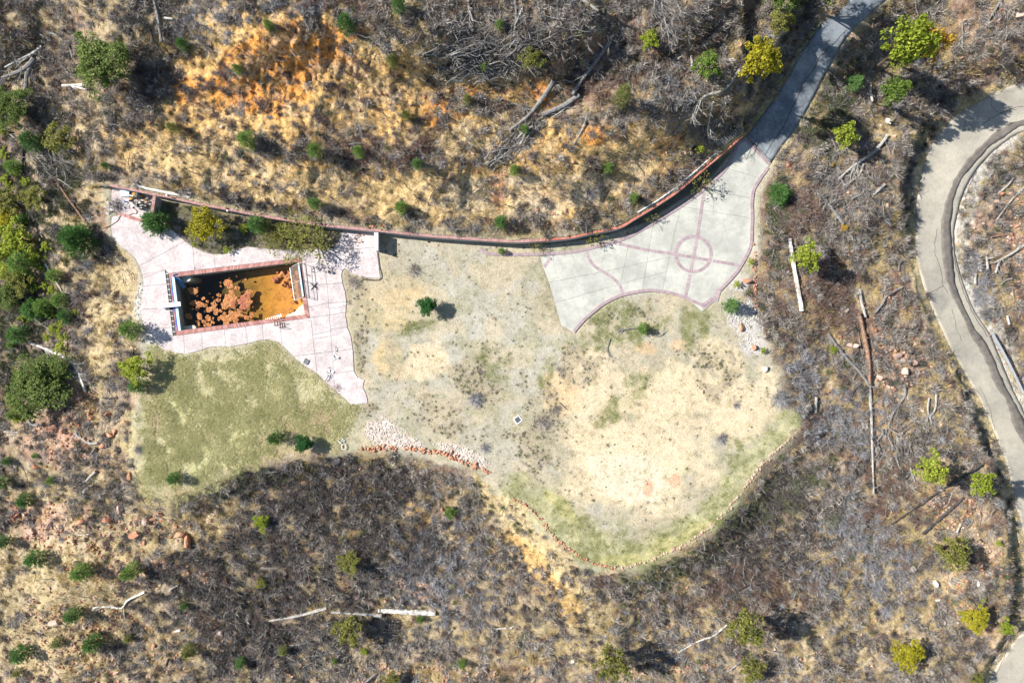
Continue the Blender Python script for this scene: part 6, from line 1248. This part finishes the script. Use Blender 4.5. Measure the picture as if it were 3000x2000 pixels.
def stone_row(name, label, pts, r0, r1, mat, w=0, step=8, cat='stone edging'):
    e = empty(name, G(*pts[0], 0), label, cat); c = smooth_line(pts, step)
    for x, y in c:
        for _ in range(1 if w == 0 else 2):
            if rr.random() < .2: continue
            rock('stone', x + rr.gauss(0, 1.4 + w), y + rr.gauss(0, 1.2 + w), rr.uniform(r0, r1), mat, rr, e)
stone_row('stone_edging', 'thick row of broken red rubble along the pale chips below the yard', [(1064,1318),(1100,1312),(1160,1311),(1220,1315),(1270,1323),(1320,1336),(1360,1352),(1400,1370),(1428,1385)], 3.2, 6.2, 'rock_red', 3.2, 6)
stone_row('stone_edging', 'line of red stones along the lower left rim of the bare yard', [(1502,1458),(1530,1472),(1560,1495),(1590,1530),(1625,1572),(1660,1602),(1700,1630),(1745,1650),(1800,1664)], 2.4, 4.6, 'rock_red', 1.7, 8)
stone_row('stone_edging', 'line of pale orange stones along the lower right rim of the bare yard', [(1826,1664),(1880,1648),(1950,1621),(2015,1590),(2075,1545),(2110,1515),(2150,1470),(2200,1402),(2240,1352),(2290,1305),(2345,1255)], 2.0, 4.2, 'rock_pink', 1.3, 8)
stone_row('stone_edging', 'short column of orange stones right of the court', [(2208,715),(2212,740),(2210,775),(2213,820),(2214,860),(2218,900)], 2.6, 4.6, 'rock_red', .8, 8)
stone_row('rubble_heap', 'heap of broken pink stones above the bottom log line', [(1150,1690),(1180,1700),(1200,1712),(1215,1730),(1240,1735),(1228,1705),(1190,1688),(1165,1705),(1205,1735)], 3, 6.5, 'rock_pink', 7, 7, 'rubble heap')
stone_row('rubble_heap', 'heap of red broken bricks behind the wall near the stub wall', [(1086,662),(1098,665),(1110,664),(1120,666)], 2.2, 3.8, 'rock_red', 3, 5, 'rubble heap')
stone_row('rubble_heap', 'fallen red bricks behind the red capped curve', [(2040,500),(2050,490),(2058,484),(2084,465)], 2, 3.4, 'rock_red', 3, 6, 'rubble heap')
for x, y, lb in ((1256,513,'scrap of teal cloth on the tan slope'),(785,733,'small teal toy at the terrace edge under the olive tree')):
    e = link('scrap', rock_mesh(3, 'teal_junk', 1), None, G(x, y, .05)); e.scale = (.14, .10, .04); tag(e, lb, 'scrap')

# ------------------------------------------------------------------ masses nobody could count, scattered with geometry nodes
def clump_mesh(n, R, h, w, seed, mat):
    r_ = np.random.default_rng(seed); a = r_.uniform(0, 6.283, n); rad = r_.uniform(.35, 1, n) * R; el = r_.uniform(.0, 1.0, n)
    p0 = np.stack([r_.normal(0, .28 * R, n), r_.normal(0, .28 * R, n), r_.uniform(0, .35, n) * h], 1)
    d = np.stack([np.cos(a) * rad, np.sin(a) * rad, el * h], 1); p1 = p0 + d * .55 + r_.normal(0, .10 * R, (n, 3)) * [1, 1, .3]; p2 = p0 + d + r_.normal(0, .22 * R, (n, 3)) * [1, 1, .4]
    s = np.cross(d, r_.normal(size=(n, 3)) * .5 + [0, 0, 1]); s /= np.linalg.norm(s, axis=1)[:, None] + 1e-9; s *= (w * r_.uniform(.5, 1.3, n))[:, None]
    V_ = np.stack([p0 - s, p0 + s, p1 - s * .8, p1 + s * .8, p2 - s * .25, p2 + s * .25], 1).reshape(-1, 3); b = np.arange(n)[:, None] * 6
    return mesh_np('clump', V_, np.concatenate([b + [0, 1, 3, 2], b + [2, 3, 5, 4]]), M[mat])
def tuft_mesh(n, R, h, w, seed, mat, lean=.6):
    r_ = np.random.default_rng(seed); p = np.stack([r_.normal(0, R, n), r_.normal(0, R, n), np.zeros(n) - .02], 1); a = r_.uniform(0, 6.283, n)
    t = np.stack([np.cos(a) * lean * h, np.sin(a) * lean * h, h * r_.uniform(.4, 1, n)], 1) * r_.uniform(.6, 1.3, (n, 1)); s = np.stack([-np.sin(a), np.cos(a), np.zeros(n)], 1) * w
    V_ = np.stack([p - s, p + s, p + t], 1).reshape(-1, 3); return mesh_np('tuft', V_, np.arange(3 * n).reshape(-1, 3), M[mat])
def stick_mesh(seed, mat):
    r_ = random.Random(seed); mb = MB(); th = 0; c = Vector((-.6, 0, .05)); P_ = [c.copy()]
    for j in range(5): th += r_.uniform(-.5, .5); c = c + Vector((math.cos(th), math.sin(th), r_.uniform(-.15, .2) if j else .1)) * .26; P_.append(c.copy())
    mb.tube(P_, [.030, .027, .024, .02, .014, .008], 4, .1, False)
    for q in range(3): j = r_.randrange(1, 5); t = r_.choice((-1, 1)) * r_.uniform(.5, 1.1); d = Vector((math.cos(t), math.sin(t), .2)); mb.tube([P_[j], P_[j] + d * .25, P_[j] + d * .45 + Vector((.05, .05, 0))], [.015, .011, .005], 3, 0, False)
    return mb.mesh('stick', M[mat])
def scatter(name, meshes, n, dens, smin, smax, seed, flat=0.0, up=0.0):
    r_ = np.random.default_rng(seed); X = []; Y = []; got = 0
    while got < n:
        x = r_.uniform(-50, 3050, n * 3); y = r_.uniform(-50, 2050, n * 3); k = r_.random(n * 3) < samp(dens, x, y); X.append(x[k]); Y.append(y[k]); got += k.sum()
        if len(X) > 40: break
    x = np.concatenate(X)[:n]; y = np.concatenate(Y)[:n]; n = len(x)
    z = samp(Zg, x, y) + up; k = (H - z) / H; P_ = np.stack([(x - 1500) / PX * k, (1000 - y) / PX * k, z], 1)
    me = bpy.data.meshes.new(name); me.vertices.add(n); me.vertices.foreach_set('co', P_.astype(np.float32).ravel())
    a = me.attributes.new('rot', 'FLOAT_VECTOR', 'POINT'); a.data.foreach_set('vector', np.stack([r_.uniform(-.25, .25, n) * (1 - flat), r_.uniform(-.25, .25, n) * (1 - flat), r_.uniform(0, 6.283, n)], 1).astype(np.float32).ravel())
    a = me.attributes.new('size', 'FLOAT', 'POINT'); a.data.foreach_set('value', r_.uniform(smin, smax, n).astype(np.float32))
    o = link(name, me); tag(o, kind='stuff')
    c = bpy.data.collections.new(name + '_kinds')
    for q, mm in enumerate(meshes): c.objects.link(bpy.data.objects.new(name + '_kind', mm))
    g = bpy.data.node_groups.new(name, 'GeometryNodeTree'); g.interface.new_socket('Geometry', in_out='INPUT', socket_type='NodeSocketGeometry'); g.interface.new_socket('Geometry', in_out='OUTPUT', socket_type='NodeSocketGeometry')
    gi = g.nodes.new('NodeGroupInput'); go = g.nodes.new('NodeGroupOutput'); ci = g.nodes.new('GeometryNodeCollectionInfo'); ci.inputs[0].default_value = c; ci.inputs['Separate Children'].default_value = True; ci.inputs['Reset Children'].default_value = True
    ip = g.nodes.new('GeometryNodeInstanceOnPoints'); ip.inputs['Pick Instance'].default_value = True
    r1 = g.nodes.new('GeometryNodeInputNamedAttribute'); r1.data_type = 'FLOAT_VECTOR'; r1.inputs[0].default_value = 'rot'; r2 = g.nodes.new('GeometryNodeInputNamedAttribute'); r2.data_type = 'FLOAT'; r2.inputs[0].default_value = 'size'
    rv = g.nodes.new('FunctionNodeRandomValue'); rv.data_type = 'INT'; rv.inputs['Min'].default_value = 0 if False else 0
    for s_ in rv.inputs:
        if s_.name == 'Max' and s_.type == 'INT': s_.default_value = len(meshes) - 1
        if s_.name == 'Min' and s_.type == 'INT': s_.default_value = 0
    out_i = [s_ for s_ in rv.outputs if s_.type == 'INT'][0]
    g.links.new(gi.outputs[0], ip.inputs['Points']); g.links.new(ci.outputs[0], ip.inputs['Instance']); g.links.new(out_i, ip.inputs['Instance Index'])
    er = g.nodes.new('FunctionNodeEulerToRotation'); g.links.new(r1.outputs[0], er.inputs[0]); g.links.new(er.outputs[0], ip.inputs['Rotation']); g.links.new(r2.outputs[0], ip.inputs['Scale']); g.links.new(ip.outputs[0], go.inputs[0])
    md = o.modifiers.new('scatter', 'NODES'); md.node_group = g
    return o
near = np.full(MX.shape, 1e9)
for L_ in LOGS:
    if L_[1] > 2.9:
        xs_ = [p[0] for p in L_[0]]; ys_ = [p[1] for p in L_[0]]; i0, i1 = np.searchsorted(GX, (min(xs_) - 20, max(xs_) + 20)); j0, j1 = np.searchsorted(GY, (min(ys_) - 20, max(ys_) + 20))
        if i1 > i0 and j1 > j0: near[j0:j1, i0:i1] = np.minimum(near[j0:j1, i0:i1], seg_dist(MX[j0:j1, i0:i1], MY[j0:j1, i0:i1], L_[0], False) - L_[1])
DB = DB * sst(1, 10, near)
base = DB * (1 - sst(-20, 10, -D_POOL))
tot = 0
C_ = lambda mat, s0, n=90, w=.016: [clump_mesh(n, .46, .44, w, s0 + i, mat) for i in range(4)]
d_ = base * np.clip(1 - mdark * .6 - mblue * .45 - mred * .45 - msage * .4, .15, 1); scatter('grey_brush', C_('brush_grey', 10), 5200, d_, .5, 1.25, 1)
d_ = base * np.clip(.16 + mdark, 0, 1); scatter('charred_brush', C_('brush_dark', 20), 4600, d_, .5, 1.25, 2)
d_ = base * np.clip(.07 + mred, 0, 1); scatter('russet_brush', C_('brush_red', 30), 3000, d_, .4, 1.05, 3)
d_ = base * np.clip(.03 + mblue, 0, 1); scatter('blue_grey_brush', C_('brush_blue', 40), 1500, d_, .4, 1.1, 4)
d_ = base * np.clip(.03 + msage, 0, 1); scatter('sage_scrub', C_('brush_sage', 50), 2000, d_, .4, 1.0, 5)
op = notpad * hard * openm
d_ = op * (.06 + .94 * sst(.50, .60, fbm(MX, MY, 44, 5, 111))); scatter('slope_litter', C_('brush_dark', 60, 40) + C_('brush_red', 64, 40) + C_('brush_grey', 68, 40), 2700, d_, .2, .6, 6)
d_ = notpad * hard * (.25 + .75 * sst(.45, .6, N1)) * (1 - .5 * OPEN); scatter('dry_grass', [tuft_mesh(46, .16, .22, .013, i, 'straw') for i in range(3)], 15000, d_, .6, 1.5, 7)
scatter('lawn_grass', [tuft_mesh(44, .15, .19, .016, 10 + i, 'lawn', .9) for i in range(4)], 5200, inlawn * hard * sst(.28, .66, fbm(MX, MY, 48, 6, 88)), .5, 1.3, 8)
scatter('yard_grass', [tuft_mesh(40, .15, .13, .012, 20 + i, 'greengrass', .9) for i in range(3)], 4500, inpad * hard * np.clip(greenpad * sst(.4, .6, fbm(MX, MY, 16, 3, 191)) + .03, 0, 1) * (1 - inlawn), .4, 1.1, 9)
scatter('yard_weeds', [clump_mesh(40, .3, .12, .012, 90 + i, 'brush_sage') for i in range(2)] + [clump_mesh(40, .3, .12, .012, 94 + i, 'brush_grey') for i in range(2)] + [tuft_mesh(40, .15, .12, .012, 30, 'straw')], 1900, inpad * hard * np.clip(brownpad * .9 + .10 * sst(.52, .66, fbm(MX, MY, 30, 4, 171)) + .006, 0, 1) * (1 - inlawn) * (.15 + sst(.42, .6, fbm(MX, MY, 12, 3, 181))), .22, .72, 10)
scatter('bed_litter', C_('brush_grey', 80, 50) + C_('brush_sage', 84, 50), 500, sst(4, -8, sdist(MX, MY, BED)), .25, .7, 11)
scatter('fallen_sticks', [stick_mesh(i, 'stick') for i in range(5)], 5600, np.clip(base * np.clip(.25 + N1 * .8, 0, 1) + .9 * hard * notpad * union([(1450,160,170,60,-10,.9),(1600,80,260,80,0,1.1),(1500,430,90,60,-40,.9),(1980,330,110,80,-30,1.0),(2480,520,130,130,0,1.1),(2640,1250,130,110,0,1.1),(170,460,110,80,0,1.1),(900,1900,160,80,0,1.1)]), 0, 1), .3, 1.35, 12, .5, .14)
scatter('burnt_sticks', [stick_mesh(i + 9, 'stick_dark') for i in range(5)], 2200, np.clip(base + op * .3, 0, 1), .4, 1.3, 13, .5, .1)
pm = union([(225,1200,75,75,60,1.2),(170,1290,110,70,20,1.2),(130,1520,140,60,0,1.4),(420,1680,190,40,0,1.4),(640,1860,60,60,0,1.4),(300,1560,230,60,0,1.2),(2640,1060,90,90,0,1.2),(2800,1500,70,60,0,1.3),(2590,960,40,30,0,1.0),(2860,1700,90,120,0,1.3),(3010,720,70,140,0,1.3),(1960,1960,160,30,0,1.4),(250,1880,250,120,0,1.6),(1150,1980,300,30,0,1.6)])
scatter('loose_rubble', [rock_mesh(30 + i, 'rock_pink', 1) for i in range(4)] + [rock_mesh(40 + i, 'rock_red', 1) for i in range(3)], 3600, notpad * hard * np.clip(pm + .03, 0, 1), .05, .22, 14, 0, .02)
scatter('yard_gravel', [rock_mesh(50 + i, 'gravel', 1) for i in range(3)], 3000, inpad * hard * (1 - inlawn) * np.clip(.35 + union([(1210,1290,110,30,20,.8),(1360,1330,80,24,20,.8),(2180,950,50,90,-15,.9)]) * 3, 0, 1), .02, .06, 15)
chips = union([(1130,1265,60,40,25,.8),(1200,1300,50,25,25,.8),(1340,1325,60,22,20,.8),(1400,1345,40,18,30,.8),(410,880,14,70,8,.7),(2180,940,45,80,-15,1.0)])
scatter('pale_stone_chips', [rock_mesh(60 + i, 'rock_grey', 1) for i in range(3)], 2200, chips * hard, .04, .12, 16)
